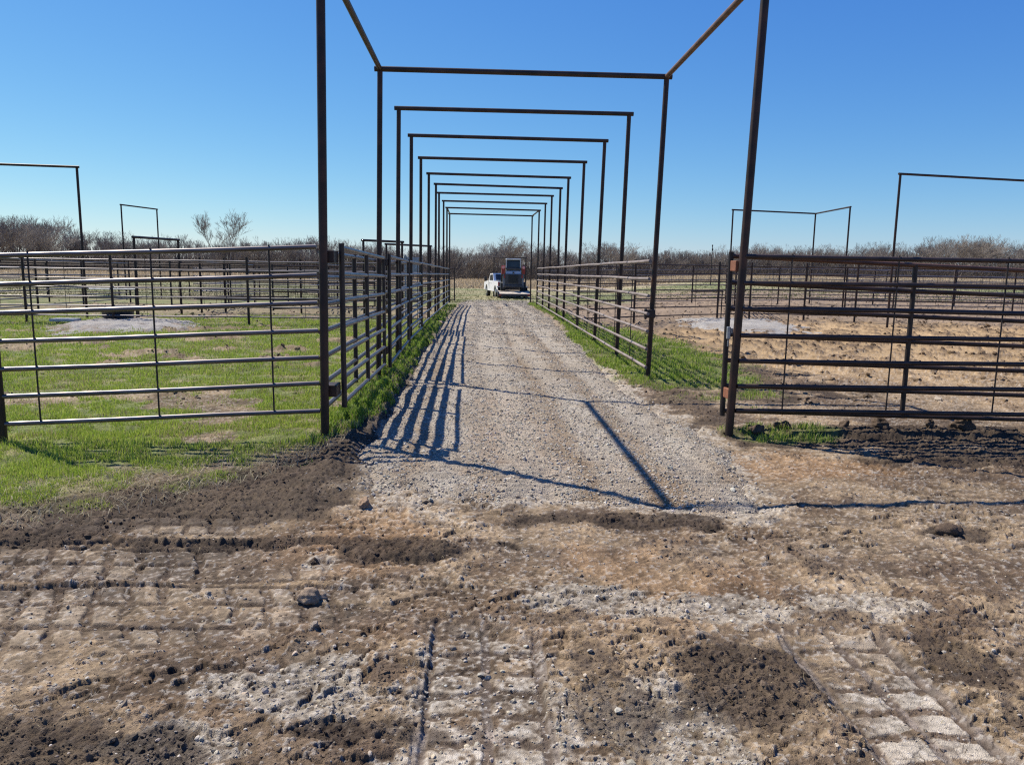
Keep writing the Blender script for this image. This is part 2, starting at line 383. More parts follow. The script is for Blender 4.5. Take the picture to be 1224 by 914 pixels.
# ------------------------------------------------------------------ ground sheet
C_TAN = (.262, .186, .110); C_PALE = (.30, .262, .21); C_DARK = (.062, .042, .029); C_BROWN = (.128, .080, .045)
C_ORANGE = (.30, .17, .075); C_TURF = (.12, .15, .035); C_STRAW = (.37, .30, .19); C_PEN = (.36, .24, .115)
def ground_color(x, y, f):
    n = len(x)
    c = np.tile(np.array(C_TAN), (n, 1))
    c = mixc(c, C_BROWN, sst(.40, .62, fbm(x, y, 1.7, 51, 4)) * .75)
    st = fbm(x * .55, y * 2.1, 2.6, 85, 5)
    nearm = 1 - sst(7, 10, y)
    c = mixc(c, (.105, .070, .046), sst(.52, .62, st + (f['n4'] - .5) * .25) * .66 * nearm)
    c = mixc(c, (.305, .222, .135), sst(.56, .66, fbm(x, y, 4.2, 88, 4) + (f['n4'] - .5) * .2) * .6 * nearm)
    c = mixc(c, (.12, .085, .06), sst(.6, .72, fbm(x, y, 9., 89, 3)) * .5 * nearm)
    c = c * (1 + (f['hid'] - .5)[:, None] * .28 * f['ck'][:, None])
    c = mixc(c, C_ORANGE, sst(.50, .66, fbm(x, y, 1.1, 57, 3)) * .5 * blob(x, y, .2, 4.1, 1.6, 1.1) + 0 * x)
    c = mixc(c, C_ORANGE, blob(x, y, 2.6, 6.1, .8, .5, f['n2'], .6) * .6)
    c = mixc(c, C_PEN, f['pen'] * .85)
    c = mixc(c, C_BROWN, f['pen'] * sst(.52, .66, f['n2']) * .7)
    c = mixc(c, C_PALE, f['pl'] * .8)
    c = mixc(c, (.37, .325, .262), f['plate'] * (.30 + .5 * sst(.42, .62, f['n2'])))
    c = mixc(c, C_DARK, f['dk'] * .80)
    c = mixc(c, (.20, .165, .14), f['groove'] * .8)
    c = mixc(c, C_DARK, f['crack'] * .55)
    c = mixc(c, (.105, .072, .05), f['gap'] * .78)
    c = mixc(c, C_DARK, sst(.62, .78, f['n3']) * .35 * (1 - f['gr']))
    # beyond the pens: brown trodden belt, green pasture, dry grass
    w = fbm(x, y * .35, .09, 70, 4)
    mid = sst(17, 24, y + (w - .5) * 6) * (1 - f['pen'])
    c = mixc(c, (.215, .155, .105), mid * .8)
    past = sst(36, 46, y + (w - .5) * 14)
    pr = sst(48, 62, y + (w - .5) * 16)
    past = np.where(x / np.maximum(y, 1) > .2, pr, past)
    g2 = fbm(x, y, .25, 72, 5)
    pc = mixc(np.tile(np.array((.150, .165, .062)), (n, 1)), (.235, .205, .105), sst(.4, .62, g2))
    c = c * (1 - past[:, None]) + pc * past[:, None]
    gr = f['gr'] * (1 - past)
    tur = mixc(np.tile(np.array(C_TURF), (n, 1)), (.19, .175, .07), sst(.46, .66, fbm(x, y, 2.6, 75, 3)))
    c = c * (1 - gr[:, None] * .9) + tur * gr[:, None] * .9
    dry = sst(84, 100, y + (w - .5) * 25)
    c = mixc(c, (.36, .285, .185), dry * .95)
    c = c * (0.80 + .40 * fbm(x, y, .5, 80, 3))[:, None]
    nr_ = 1 - sst(10, 18, y)
    c = c * (1 + nr_ * ((f['n3'] - .5) * .8 + (f['n4'] - .5) * .8 + (f['n2'] - .5) * .7))[:, None]
    lum = np.clip(c.mean(1, keepdims=True), .01, 1); c = lum + (c - lum) * .9; c = c * (lum / .175) ** .24
    c = mixc(c, (.40, .375, .34), nr_ * sst(.66, .74, f['n4']) * .45 * (1 - f['dk']) * (1 - f['gr']))
    return c
def build_ground():
    ys = [-60, -40, -25, -15, -8, -4, -2, -1, -.3, .2, .6, .9]
    y = 1.15
    while y < 3200:
        ys.append(y)
        y *= 1.006 if y < 2.0 else 1.0020 if y < 4.6 else 1.0026 if y < 6.5 else (1.0036 if y < 12 else (1.007 if y < 24 else (1.014 if y < 120 else 1.05)))
    ys = np.array(ys); nc = 1360
    ext = np.concatenate([np.linspace(1.004, 1.5, 100), [1.6, 1.8, 2.2, 3.0, 4.2, 6.5, 11, 20, 45]])
    u = np.concatenate([-ext[::-1], np.linspace(-1, 1, nc), ext]); nc = len(u)
    W = np.where(ys > .9, .78 * (ys + 1.6), .78 * 2.5 + (.9 - ys) * 5)
    X = u[None, :] * W[:, None] + .04 * ys[:, None]; Y = np.repeat(ys[:, None], nc, 1)
    x = X.ravel(); y = Y.ravel()
    z, f = field(x, y)
    fade = np.repeat(1 - sst(1.4, 1.8, np.abs(u))[None, :], len(ys), 0).ravel()
    z = base_z(x, y) + z * (y > 0) * fade
    c = ground_color(x, y, f)
    nr = len(ys)
    i = np.arange(nr * nc).reshape(nr, nc)
    F = np.stack([i[:-1, :-1], i[:-1, 1:], i[1:, 1:], i[1:, :-1]], -1).reshape(-1, 4)
    o = np_mesh('ground', np.stack([x, y, z], 1), F, M['ground'], True, cols=c)
    tag(o, kind='structure')
build_ground()

def gravel_color(x, y, n):
    c = np.tile(np.array((.315, .28, .235)), (len(x), 1))
    tr = np.zeros_like(x)
    for tx in (-.45, .25, .95, 1.6):
        tr = np.maximum(tr, 1 - sst(.10, .24, np.abs(x - tx - .12 * np.sin(y * .25) + (n - .5) * .25)))
    c = mixc(c, (.25, .20, .145), sst(.42, .6, n) * .5)
    for tx in (-.62, .72, 1.28):
        c = mixc(c, (.215, .16, .105), (1 - sst(.03, .2, np.abs(x - tx - .1 * np.sin(y * .22) + (n - .5) * .3))) * .65 * sst(.36, .56, fbm(x, y * .35, 1.3, 171, 4)))
    c = mixc(c, (.22, .155, .095), (1 - sst(5.4, 6.6, y + (n - .5) * 2)) * sst(.45, .6, fbm(x, y, 2.4, 173, 4)) * .6)
    c = mixc(c, (.24, .18, .125), (1 - sst(.08, .26, np.abs(x - .95 + (n - .5) * .4))) * .5 * sst(.4, .6, fbm(x, y * .4, 1.1, 170, 3)))
    c = mixc(c, (.29, .225, .165), blob(x, y, .35, 7.3, .45, 2.2, n, .7) * .6)
    c = mixc(c, (.40, .365, .31), tr * .4)
    c = .27 * (np.clip(c, .01, 1) / .27) ** 1.2 * (.93 + .5 * (fbm(x, y, 14., 180, 3) - .36))[:, None]
    return c
def lane_surface(x, y):
    lm = lane_mask(x, y)
    n2 = fbm(x, y, 3., 140, 4); n3 = fbm(x, y, 21., 150, 3); n4 = fbm(x, y, 48., 155, 2)
    z = -.055 + .075 * sst(-.15, .22, lm) + .012 * sst(.2, .8, lm)
    rip = np.zeros_like(x)
    for tx, hw in ((-.45, .25), (.25, .22), (.95, .24), (1.65, .22)):
        rip = np.maximum(rip, (1 - sst(hw - .06, hw + .04, np.abs(x - tx - .1 * np.sin(y * .3)))) * sst(.32, .5, fbm(x, y, .8, 160, 2)))
    z = z + rip * .011 * np.sin(y * 2 * math.pi / .105 + (n2 - .5) * 2.5) - rip * .008
    z = z + (n2 - .5) * .030 + (n3 - .5) * .012 * (1 - rip * .5) + (n4 - .5) * .011
    z = z + .03 * blob(x, y, 2.1, 6.6, .28, 1.3, n2, .6) + .012 * np.exp(-((x + .98) / .08) ** 2)
    return base_z(x, y) + z, lm, n2, rip
def build_lane():
    ys = []; y = 4.6
    while y < 48.5: ys.append(y); y *= 1.0026 if y < 14 else 1.006
    ys = np.array(ys); xs = np.arange(-1.45, 3.9, .017)
    X, Y = np.meshgrid(xs, ys); x = X.ravel(); y = Y.ravel()
    z, lm, n2, rip = lane_surface(x, y)
    c = gravel_color(x, y, n2)
    nr, nc = X.shape; i = np.arange(nr * nc).reshape(nr, nc)
    F = np.stack([i[:-1, :-1], i[:-1, 1:], i[1:, 1:], i[1:, :-1]], -1).reshape(-1, 4)
    keep = (lm.reshape(nr, nc)[:-1, :-1] > -.35).ravel()
    o = np_mesh('gravel_path', np.stack([x, y, z], 1), F[keep], M['gravel'], True, cols=c)
    tag(o, kind='structure')
build_lane()

def pad(cx, cy, rx, ry, h, seed):
    N = 110; u = np.linspace(-1.25, 1.25, N); X, Y = np.meshgrid(cx + u * rx, cy + u * ry); x = X.ravel(); y = Y.ravel()
    n = fbm(x, y, 1.1, seed, 4); d = np.hypot((x - cx) / rx, (y - cy) / ry) + (n - .5) * .75 + (fbm(x, y, 5, seed + 9, 3) - .5) * .35
    z = base_z(x, y) - .05 + (h + .05) * (1 - sst(.35, 1.1, d)) + .02 * (1 - sst(.9, 1.05, d)) + (fbm(x, y, 7, seed + 4, 3) - .5) * .05
    c = np.tile(np.array((.33, .31, .285)), (len(x), 1)) * (.75 + .5 * n)[:, None]
    c = mixc(c, (.20, .14, .09), sst(.48, .62, fbm(x, y, 2.4, seed + 11, 4)) * sst(.2, .8, d) * .8)
    i = np.arange(N * N).reshape(N, N)
    F = np.stack([i[:-1, :-1], i[:-1, 1:], i[1:, 1:], i[1:, :-1]], -1).reshape(-1, 4)
    keep = (d.reshape(N, N)[:-1, :-1] < 1.1).ravel()
    tag(np_mesh('gravel_pad', np.stack([x, y, z], 1), F[keep], M['gravel'], True, cols=c), kind='structure')
pad(-9.1, 19.7, 2.1, 2.3, .10, 200)
pad(7.7, 22.2, 2.3, 3.6, .08, 230)

# ------------------------------------------------------------------ scattered stones and clods
def ico():
    t = (1 + 5 ** .5) / 2
    v = np.array([(-1, t, 0), (1, t, 0), (-1, -t, 0), (1, -t, 0), (0, -1, t), (0, 1, t), (0, -1, -t), (0, 1, -t), (t, 0, -1), (t, 0, 1), (-t, 0, -1), (-t, 0, 1)], float)
    v /= np.linalg.norm(v[0])
    f = np.array([(0, 11, 5), (0, 5, 1), (0, 1, 7), (0, 7, 10), (0, 10, 11), (1, 5, 9), (5, 11, 4), (11, 10, 2), (10, 7, 6), (7, 1, 8), (3, 9, 4), (3, 4, 2), (3, 2, 6), (3, 6, 8), (3, 8, 9), (4, 9, 5), (2, 4, 11), (6, 2, 10), (8, 6, 7), (9, 8, 1)])
    return v, f
IV, IF = ico()
def scatter(name, x, y, z, size, cols, mat, jit=.28, flat=.65, sink=.25, kind='stuff', label=None):
    n = len(x)
    V = IV[None] * (1 + rng.uniform(-jit, jit, (n, 12, 1)))
    V = V * np.stack([rng.uniform(.75, 1.3, n), rng.uniform(.7, 1.1, n), rng.uniform(flat * .7, flat * 1.3, n)], 1)[:, None, :]
    q = rng.uniform(0, 2 * math.pi, n); t = rng.uniform(-.5, .5, n)
    cq, sq, ct, st = np.cos(q), np.sin(q), np.cos(t), np.sin(t)
    a, b, c = V[..., 0], V[..., 1], V[..., 2]
    a, c = a * ct[:, None] + c * st[:, None], -a * st[:, None] + c * ct[:, None]
    a, b = a * cq[:, None] - b * sq[:, None], a * sq[:, None] + b * cq[:, None]
    V = np.stack([a, b, c], -1) * (size / 2)[:, None, None]
    V += np.stack([x, y, z + size * (.5 * flat - sink)], 1)[:, None, :]
    F = (IF[None] + (np.arange(n) * 12)[:, None, None]).reshape(-1, 3)
    o = np_mesh(name, V.reshape(-1, 3), F, mat, False, cols=np.repeat(cols, 12, 0))
    return tag(o, label, kind=kind)
def pal(n, base, spread=.2, tint=.03):
    b = np.array(base)[rng.integers(0, len(base), n)]
    return np.clip(b * rng.uniform(1 - spread, 1 + spread, (n, 1)) * (1 + rng.uniform(-tint, tint, (n, 3)) * 1.2), .005, .8)
GREY = [(.33, .295, .245), (.42, .385, .33), (.26, .235, .20), (.38, .32, .24), (.22, .18, .14)]
# gravel on the drive
n = 85000
y = 4.9 * (46 / 4.9) ** (rng.random(n) ** 1.25); x = rng.uniform(-1.2, 2.6, n)
k = (lane_mask(x, y) + rng.normal(0, .07, n) > .0) & (rng.random(n) > .72 * lane_surface(x, y)[3])
x, y = x[k], y[k]; sz = np.clip(rng.lognormal(-4.42, .42, len(x)), .006, .04) * (1 + (y - 5) * .035)
scatter('gravel_stones', x, y, np.maximum(lane_surface(x, y)[0], ground_z(x, y)), sz, pal(len(x), GREY, .22), M['stone'])
# loose stones where gravel was dragged out over the soil
n = 60000
y = 1.6 * (7.5 / 1.6) ** rng.random(n); x = rng.uniform(-1, 1, n) * .8 * (y + .6)
z, f = field(x, y); dens = np.clip(f['pl'] * .55 + .07, 0, 1) * (1 - f['gr']) * (1 - f['dk'] * .85) * (1 - f['plate'] * .7)
k = rng.random(n) < dens; x, y, z = x[k], y[k], z[k]
sz = np.clip(rng.lognormal(-4.75, .45, len(x)), .004, .035)
scatter('loose_stones', x, y, base_z(x, y) + z, sz, pal(len(x), GREY, .25), M['stone'])
# soil clods
n = 190000
y = 1.7 * (14 / 1.7) ** rng.random(n); x = rng.uniform(-1, 1, n) * .72 * (y + .6)
z, f = field(x, y); dens = np.clip(f['dk'] * .5 + sst(.55, .75, f['n2']) * .25 + .05, 0, 1) * (1 - f['gr'] * .8) * (lane_mask(x, y) < -.02) * (1 - f['plate'] * .85) * (1 - f['groove'])
k = rng.random(n) < dens; x, y, z = x[k], y[k], z[k]; dk = f['dk'][k]
sz = np.clip(rng.lognormal(-5.0, .62, len(x)), .003, .05) * (1 + .5 * sst(5, 9, y))
cc = np.clip(ground_color(x, y, field(x, y)[1]) * rng.uniform(.6, 1.15, (len(x), 1)), .02, .5)
scatter('soil_crumbs', x, y, base_z(x, y) + z, sz, cc, M['soilclod'], jit=.38, flat=.6, sink=.32)
# rough soil in the pens
n = 60000
y = rng.uniform(9, 40, n); x = rng.uniform(-.65, .85, n) * y
z, f = field(x, y); dens = np.clip(sst(.55, .72, f['n2']) * .5 + .012, 0, 1) * (1 - f['gr']) * (lane_mask(x, y) < -.1)
k = rng.random(n) < dens; x, y, z = x[k], y[k], z[k]
sz = np.clip(rng.lognormal(-3.2, .5, len(x)), .015, .16)
scatter('pen_clods', x, y, base_z(x, y) + z, sz, np.clip(ground_color(x, y, field(x, y)[1]) * rng.uniform(.55, 1.1, (len(x), 1)), .02, .5), M['soilclod'], jit=.35)

# the few big clods one can point at
def big_clod(x, y, s, label, cat='soil clod', name='soil_clod', group=None, mat='soilclod', c=(.085, .06, .043)):
    import bmesh
    bm = bmesh.new(); bmesh.ops.create_icosphere(bm, subdivisions=4, radius=s / 2)
    V = np.array([v.co[:] for v in bm.verts]); o3 = rng.uniform(0, 50, 3)
    F = np.array([[v.index for v in f.verts] for f in bm.faces]); bm.free()
    d = (fbm(V[:, 0] + o3[0], V[:, 1] + V[:, 2] * .8 + o3[1], 2.2 / s, 5, 4) - .5) * 1.7 + (fbm(V[:, 2] + o3[2], V[:, 1] + V[:, 0] * .6, 5 / s, 8, 3) - .5) * .55
    V = V * (1 + d[:, None]) * np.array((1.1, .8, .8))
    cc = np.tile(np.array(c), (len(V), 1)) * (.7 + .7 * fbm(V[:, 0], V[:, 2] + V[:, 1], 9 / s, 2, 3))[:, None]
    o = np_mesh(name, V, F, M[mat], True, cols=cc)
    o.location = (x, y, float(ground_z([x], [y])[0]) + s * .14); o.rotation_euler = (0, 0, rng.uniform(0, 6))
    tag(o, label, cat, group)
big_clod(4.10, 7.45, .20, 'largest dark soil clod, lying below the right front fence')
big_clod(4.93, 7.40, .19, 'broad dark soil clod near the right edge below the front fence')
big_clod(4.60, 7.42, .10, 'upright knob of dark soil between the two largest clods')
big_clod(3.02, 7.35, .13, 'dark soil clod in the weeds right of the tall right gatepost')
big_clod(2.73, 7.28, .14, 'lumpy soil clod just right of the foot of the tall right gatepost')
big_clod(3.75, 7.50, .11, 'small dark soil clod left of the largest clod below the fence')
big_clod(-.90, 4.02, .055, 'dark soil clod beside a bluish grey gravel spot left of the drive')
big_clod(2.96, 4.45, .13, 'crumbled dark soil lump on the bare ground right of the drive')
big_clod(-.76, 4.93, .10, 'flat tan clod at the left front corner of the gravel', c=(.26, .18, .12))
big_clod(-.80, 3.55, .09, 'thin overturned flake of dried mud in the left foreground', c=(.24, .18, .13), cat='mud flake', name='mud_flake')
big_clod(.62, 45.2, .22, 'dark dirt lump near the far end of the gravel drive')

# ------------------------------------------------------------------ grass
def blades(name, x, y, z, h, w, cols, bend=.5, label=None):
    n = len(x); a = rng.uniform(0, 2 * math.pi, n); b = rng.uniform(0, 2 * math.pi, n); k = rng.uniform(.1, bend, n)
    dx, dy = np.cos(a) * w / 2, np.sin(a) * w / 2; lx, ly = np.cos(b) * k * h, np.sin(b) * k * h
    P = np.zeros((n, 5, 3))
    P[:, 0] = np.stack([x - dx, y - dy, z], 1); P[:, 1] = np.stack([x + dx, y + dy, z], 1)
    P[:, 2] = np.stack([x + dx * .8 + lx * .35, y + dy * .8 + ly * .35, z + h * .6], 1)
    P[:, 3] = np.stack([x - dx * .8 + lx * .35, y - dy * .8 + ly * .35, z + h * .6], 1)
    P[:, 4] = np.stack([x + lx, y + ly, z + h * (1 - k * .35)], 1)
    i = (np.arange(n) * 5)[:, None]
    F = np.concatenate([i + np.array([[0, 1, 2]]), i + np.array([[0, 2, 3]]), i + np.array([[3, 2, 4]])])
    o = np_mesh(name, P.reshape(-1, 3), F, M['blade'], False, cols=np.repeat(cols, 5, 0))
    return tag(o, label, kind='stuff')
def lawn(name, n, ylo, yhi, xf, hfun, wfun, pals, power=1.0, thresh=0.0):
    y = ylo * (yhi / ylo) ** (rng.random(n) ** power); x = xf(n, y)
    z, f = field(x, y); cl = fbm(x, y, 5., 300, 3)
    k = (rng.random(n) < np.clip(f['gr'] * (.25 + 1.5 * sst(.35, .6, cl)), 0, 1)) & (lane_mask(x, y) < .03)
    x, y, z, cl, g = x[k], y[k], z[k], cl[k], f['gr'][k]
    h = hfun(len(x), y) * (.55 + .9 * sst(.3, .65, cl)) * (.5 + .5 * g)
    c = pal(len(x), pals, .25, .01)
    dryp = sst(.45, .65, fbm(x, y, 2.2, 310, 3)) * .7 + (1 - g) * .5 + .1
    s = rng.random(len(x)) < dryp * .38
    c[s] = pal(int(s.sum()), [(.34, .29, .16), (.26, .22, .12)], .2, .01)
    blades(name, x, y, base_z(x, y) + z - .004, h, wfun(len(x), y), c)
GP = [(.29, .39, .05), (.36, .44, .07), (.22, .32, .04), (.42, .46, .11)]
lawn('pen_grass', 430000, 4.3, 24, lambda n, y: -1.0 - rng.random(n) ** 1.0 * (.72 * y), lambda n, y: (rng.uniform(.014, .045, n) + (rng.random(n) < .03) * rng.uniform(.02, .07, n)) * (1 + (y - 6) * .015), lambda n, y: rng.uniform(.003, .006, n) * (y / 6.5) ** .9, GP)
GD = [(.18, .28, .035), (.23, .33, .045), (.28, .36, .06), (.12, .20, .03)]
lawn('verge_grass', 60000, 6.8, 34, lambda n, y: -1.0 - rng.random(n) * .55, lambda n, y: rng.uniform(.03, .10, n), lambda n, y: rng.uniform(.006, .012, n) * (y / 7) ** .7, GD)
lawn('fence_grass', 120000, 6.9, 42, lambda n, y: 2.0 + rng.random(n) ** 1.3 * 3.2, lambda n, y: rng.uniform(.03, .075, n), lambda n, y: rng.uniform(.004, .008, n) * (y / 8) ** .8, GD + GP)
# straw litter on the soil in front of the pen
n = 5200; y = rng.uniform(4.4, 7.2, n); x = rng.uniform(-4.4, -1.2, n); k = np.abs(y - grass_edge(x)) < .7
x, y = x[k], y[k]; blades('straw_litter', x, y, ground_z(x, y) + .004, rng.uniform(.03, .07, len(x)), rng.uniform(.003, .006, len(x)), pal(len(x), [(.42, .36, .25), (.34, .28, .18)], .2), 2.5)
n = 2600; y = 1.8 * (5.2 / 1.8) ** rng.random(n); x = rng.uniform(-.7, .7, n) * (y + .5); k = rng.random(n) < sst(.45, .7, fbm(x, y, 1.8, 400, 3))
x, y = x[k], y[k]; blades('dry_straw', x, y, ground_z(x, y) + .003, rng.uniform(.012, .04, len(x)), rng.uniform(.0015, .003, len(x)), pal(len(x), [(.42, .34, .22), (.30, .23, .14), (.16, .11, .07)], .2), 2.6)
# pasture tufts and tall dry grass before the wood
n = 60000; y = 40 * (100 / 40) ** rng.random(n); x = rng.uniform(-.72, .85, n) * y
blades('pasture_grass', x, y, base_z(x, y) - .02, rng.uniform(.04, .12, n), rng.uniform(.03, .09, n), pal(n, [(.15, .17, .06), (.20, .20, .085), (.26, .23, .12)], .2, .01), .6)
n = 70000; y = 92 * (150 / 92) ** rng.random(n); x = rng.uniform(-.72, .85, n) * y
blades('dry_grass', x, y, base_z(x, y) - .05, rng.uniform(.2, .7, n), rng.uniform(.06, .16, n), pal(n, [(.40, .32, .21), (.33, .26, .165), (.46, .38, .26)], .2, .01), .6)

# ------------------------------------------------------------------ overhead pipe arches along the drive
HB = 4.28
LB = [(-1.436, 6.99), (-1.461, 10.95), (-1.48, 13.66), (-1.50, 16.5), (-1.54, 19.8), (-1.55, 22.95), (-1.50, 25.75), (-1.55, 28.8), (-1.54, 32.3), (-1.56, 35.95), (-1.59, 40.0)]
RB = [(2.446, 7.20), (2.50, 11.1), (2.505, 13.75), (2.53, 16.65), (2.56, 19.95), (2.57, 23.35), (2.66, 26.35), (2.64, 29.2), (2.69, 32.75), (2.73, 36.6), (2.68, 40.5)]
LT = [(-1.385, 7.02), (-1.396, 11.02), (-1.415, 13.64), (-1.443, 16.37), (-1.499, 19.65), (-1.518, 22.90), (-1.473, 25.74), (-1.535, 28.79), (-1.53, 32.26), (-1.55, 35.93), (-1.586, 40.0)]
RT = [(2.555, 7.20), (2.587, 11.05), (2.571, 13.68), (2.609, 16.53), (2.622, 19.84), (2.62, 23.29), (2.70, 26.35), (2.673, 29.19), (2.731, 32.72), (2.77, 36.63), (2.708, 40.62)]
ORD = ['nearest', 'second', 'third', 'fourth', 'fifth', 'sixth', 'seventh', 'eighth', 'ninth', 'tenth', 'farthest']
rp = .037
for i in range(11):
    b = Vector((LB[i][0], LB[i][1], gz(*LB[i])))
    lab = {0: 'nearest tall rusty pipe arch, its crossbeam above the top of the picture',
           10: 'farthest and smallest tall rusty pipe arch at the far end of the gravel drive'}.get(i, '%s tall rusty pipe arch over the gravel drive, counted from the nearest' % ORD[i])
    e = empty('pipe_arch', b, lab, 'pipe arch', 'tall pipe arches over the gravel drive')
    for (bx, by), (tx, ty) in ((LB[i], LT[i]), (RB[i], RT[i])):
        m = MB(); r_ = .037 if i else .039
        m.tube(Vector((bx, by, gz(bx, by) - .25)) - b, Vector((tx, ty, HB - .03)) - b, r_, n=16)
        m.build('post', M['post'], e)
    a = Vector((LT[i][0], LT[i][1], HB)); c = Vector((RT[i][0], RT[i][1], HB)); d = (c - a).normalized()
    m = MB(); m.tube(a - d * .075 - b, c + d * .075 - b, rp, n=16); m.build('crossbeam', M['beam'], e)
for side, T in (('left', LT), ('right', RT)):
    for i0, i1, w in ((0, 1, 'from the nearest arch to the second'), (9, 10, 'between the last two arches at the far end')):
        a = Vector((*T[i0], HB)); c = Vector((*T[i1], HB)); d = (c - a).normalized()
        m = MB(); m.tube(-d * .0 + d * .036, c - a - d * .036, .034, n=14)
        o = m.build('overhead_pipe', M['gate_top'] if side == 'right' and i0 == 0 else M['post'], None, a)
        tag(o, 'overhead pipe lengthwise on the %s %s' % (side, w), 'overhead pipe')

# ------------------------------------------------------------------ fences and gates
def lerp(a, b, t): return a + (b - a) * t
def pipe_fence(name, p0, p1, z0, z1, label, cat='fence', group=None, rail='rail_grey', rr=.024, rods=1.0, posts=(), post_h=1.85, upr=(), rodm='rod', rod_r=.008, up_r=.022, rail_over=0.0, sag=.006, rod_list=None, post_r=.036):
    """p0,p1 (x,y); z0,z1 lists of rail heights over the local ground at each end; posts / upr: fractions along"""
    P0 = Vector((*p0, 0)); P1 = Vector((*p1, 0)); Lg = (P1 - P0).length
    org = Vector((*p0, gz(*p0)))
    e = empty(name, org, label, cat, group)
    n = max(3, int(Lg / 1.2))
    for k in range(len(z0)):
        pts = []
        for j in range(n + 1):
            t = j / n; q = P0.lerp(P1, t)
            zz = lerp(gz(*p0) + z0[k], gz(*p1) + z1[k], t) + (random.uniform(-sag, sag) if 0 < j < n else 0)
            pts.append(Vector((q.x, q.y, zz)) - org)
        m = MB(); m.path(pts, rr, 12); m.build('rail', M[rail] if isinstance(rail, str) else M[rail[k]], e)
    d = (P1 - P0).normalized(); side = Vector((d.y, -d.x, 0))
    if rod_list is None:
        rod_list = [(j + .5) / max(1, int(Lg / rods)) for j in range(int(Lg / rods))] if rods else []
    for t in rod_list:
        q = P0.lerp(P1, t); g = lerp(gz(*p0), gz(*p1), t)
        m = MB(); m.tube(q + Vector((0, 0, g + lerp(z0[-1], z1[-1], t) - .01)) - org + side * .004, q + Vector((0, 0, g + lerp(z0[0], z1[0], t) + .03)) - org + side * .004, rod_r, n=6)
        m.build('stay_rod', M[rodm], e)
    for t in upr:
        q = P0.lerp(P1, t); g = lerp(gz(*p0), gz(*p1), t)
        m = MB(); m.tube(q + Vector((0, 0, g + lerp(z0[-1], z1[-1], t) - .03)) - org, q + Vector((0, 0, g + lerp(z0[0], z1[0], t) + .03)) - org, up_r + .004, n=10)
        m.build('upright', M['rod'], e)
    for t in posts:
        q = P0.lerp(P1, t); g = gz(q.x, q.y)
        m = MB(); m.tube(q + Vector((0, 0, g - .2)) - org, q + Vector((0, 0, g + post_h)) - org, post_r, n=12)
        m.build('post', M['post'], e)
    return e, org

ZL0 = [1.652, 1.403, 1.157, .909, .662, .419, .171]; ZL1 = [1.774, 1.524, 1.273, 1.020, .774, .536, .275]
# left front panel
e, org = pipe_fence('pipe_fence', (-4.25, 6.82), (-1.475, 7.0), ZL0, ZL1, 'shiny seven rail pipe fence in front of the grass pen at left', group=None, rail='rail_shiny', rods=0, rr=.0215,
    rod_list=[(x + 4.25) / 2.78 for x in (-3.92, -2.90, -1.885)], posts=(0.0,), post_h=1.72, rod_r=.0085)
# right front panel, runs out of the picture
e, org = pipe_fence('pipe_fence', (2.50, 7.18), (8.2, 7.16), [1.75, 1.50, 1.255, 1.00, .755, .51, .27], [1.745, 1.49, 1.235, .99, .735, .485, .235],
    'dark seven rail pipe fence across the bare pen in the right foreground', rail='rail_dark', rods=0, rr=.022, rod_list=[(x - 2.5) / 5.7 for x in (2.955, 3.99, 5.06, 6.1, 7.15)], posts=(1.0,), post_h=1.9)

def gate(name, p0, p1, ztop, zbot, label, rail, group=None, mid=True, nr=7, blocks=(), top=None, rr=.022):
    P0 = Vector((*p0, 0)); P1 = Vector((*p1, 0)); org = Vector((*p0, gz(*p0)))
    e = empty(name, org, label, 'gate', group)
    ts = (0, .5, 1) if mid else (0, 1)
    for t in ts:
        q = P0.lerp(P1, t); g = gz(q.x, q.y)
        m = MB(); m.tube(q + Vector((0, 0, g + lerp(zbot[0], zbot[1], t) - (.02 if t else .05))) - org, q + Vector((0, 0, g + lerp(ztop[0], ztop[1], t) + (.0 if t else .04))) - org, .027 if t == 0 else .024, n=12)
        m.build('upright', M['rod'] if 1 else 0, e)
    for k in range(nr):
        a = Vector((P0.x, P0.y, gz(*p0) + lerp(ztop[0], zbot[0], k / (nr - 1)))); b = Vector((P1.x, P1.y, gz(*p1) + lerp(ztop[1], zbot[1], k / (nr - 1))))
        m = MB(); m.tube(a - org, b - org, rr, n=12)
        m.build('rail', M[top] if (top and k == 0) else M[rail], e)
    for (bx, by, bz, dx, dy, dz, mm) in blocks:
        m = MB(); m.box(Vector((bx, by, bz)) - org, (dx, dy, dz), .006)
        m.build('hinge_plate', M[mm], e)
    return e
gate('pipe_gate', (-1.30, 7.28), (-1.325, 10.60), (1.775, 1.715), (.31, .25), 'near silver pipe gate folded along the left side of the drive', 'rail_shiny',
     blocks=((-1.385, 7.14, 1.69, .12, .22, .11, 'post'), (-1.385, 7.14, .455, .12, .22, .11, 'post')))
gate('pipe_gate', (-1.31, 11.12), (-1.36, 14.55), (1.745, 1.70), (.19, .2), 'second grey pipe gate along the left of the drive, hung on the second arch', 'rail_grey',
     blocks=((-1.385, 11.04, 1.66, .12, .13, .10, 'post'), (-1.385, 11.04, .40, .12, .13, .10, 'post')))
gate('pipe_gate', (-1.36, 14.70), (-1.37, 18.10), (1.70, 1.67), (.2, .17), 'third grey pipe gate along the left of the drive, right beyond the second', 'rail_grey', mid=False)
gate('pipe_gate', (-1.20, 36.15), (-1.42, 35.98), (1.70, 1.70), (.25, .25), 'dark gate end standing out at the far left corner of the drive', 'rail_dark', mid=False, nr=4,
     blocks=())
gate('pipe_gate', (2.44, 7.40), (6.10, 7.34), (1.755, 1.63), (.225, .15), 'rusty pipe gate swung open against the right front fence', 'rail_dark', top='gate_top',
     blocks=((2.445, 7.30, 1.66, .03, .16, .10, 'rust_plate'), (2.445, 7.30, .42, .03, .16, .10, 'rust_plate')))
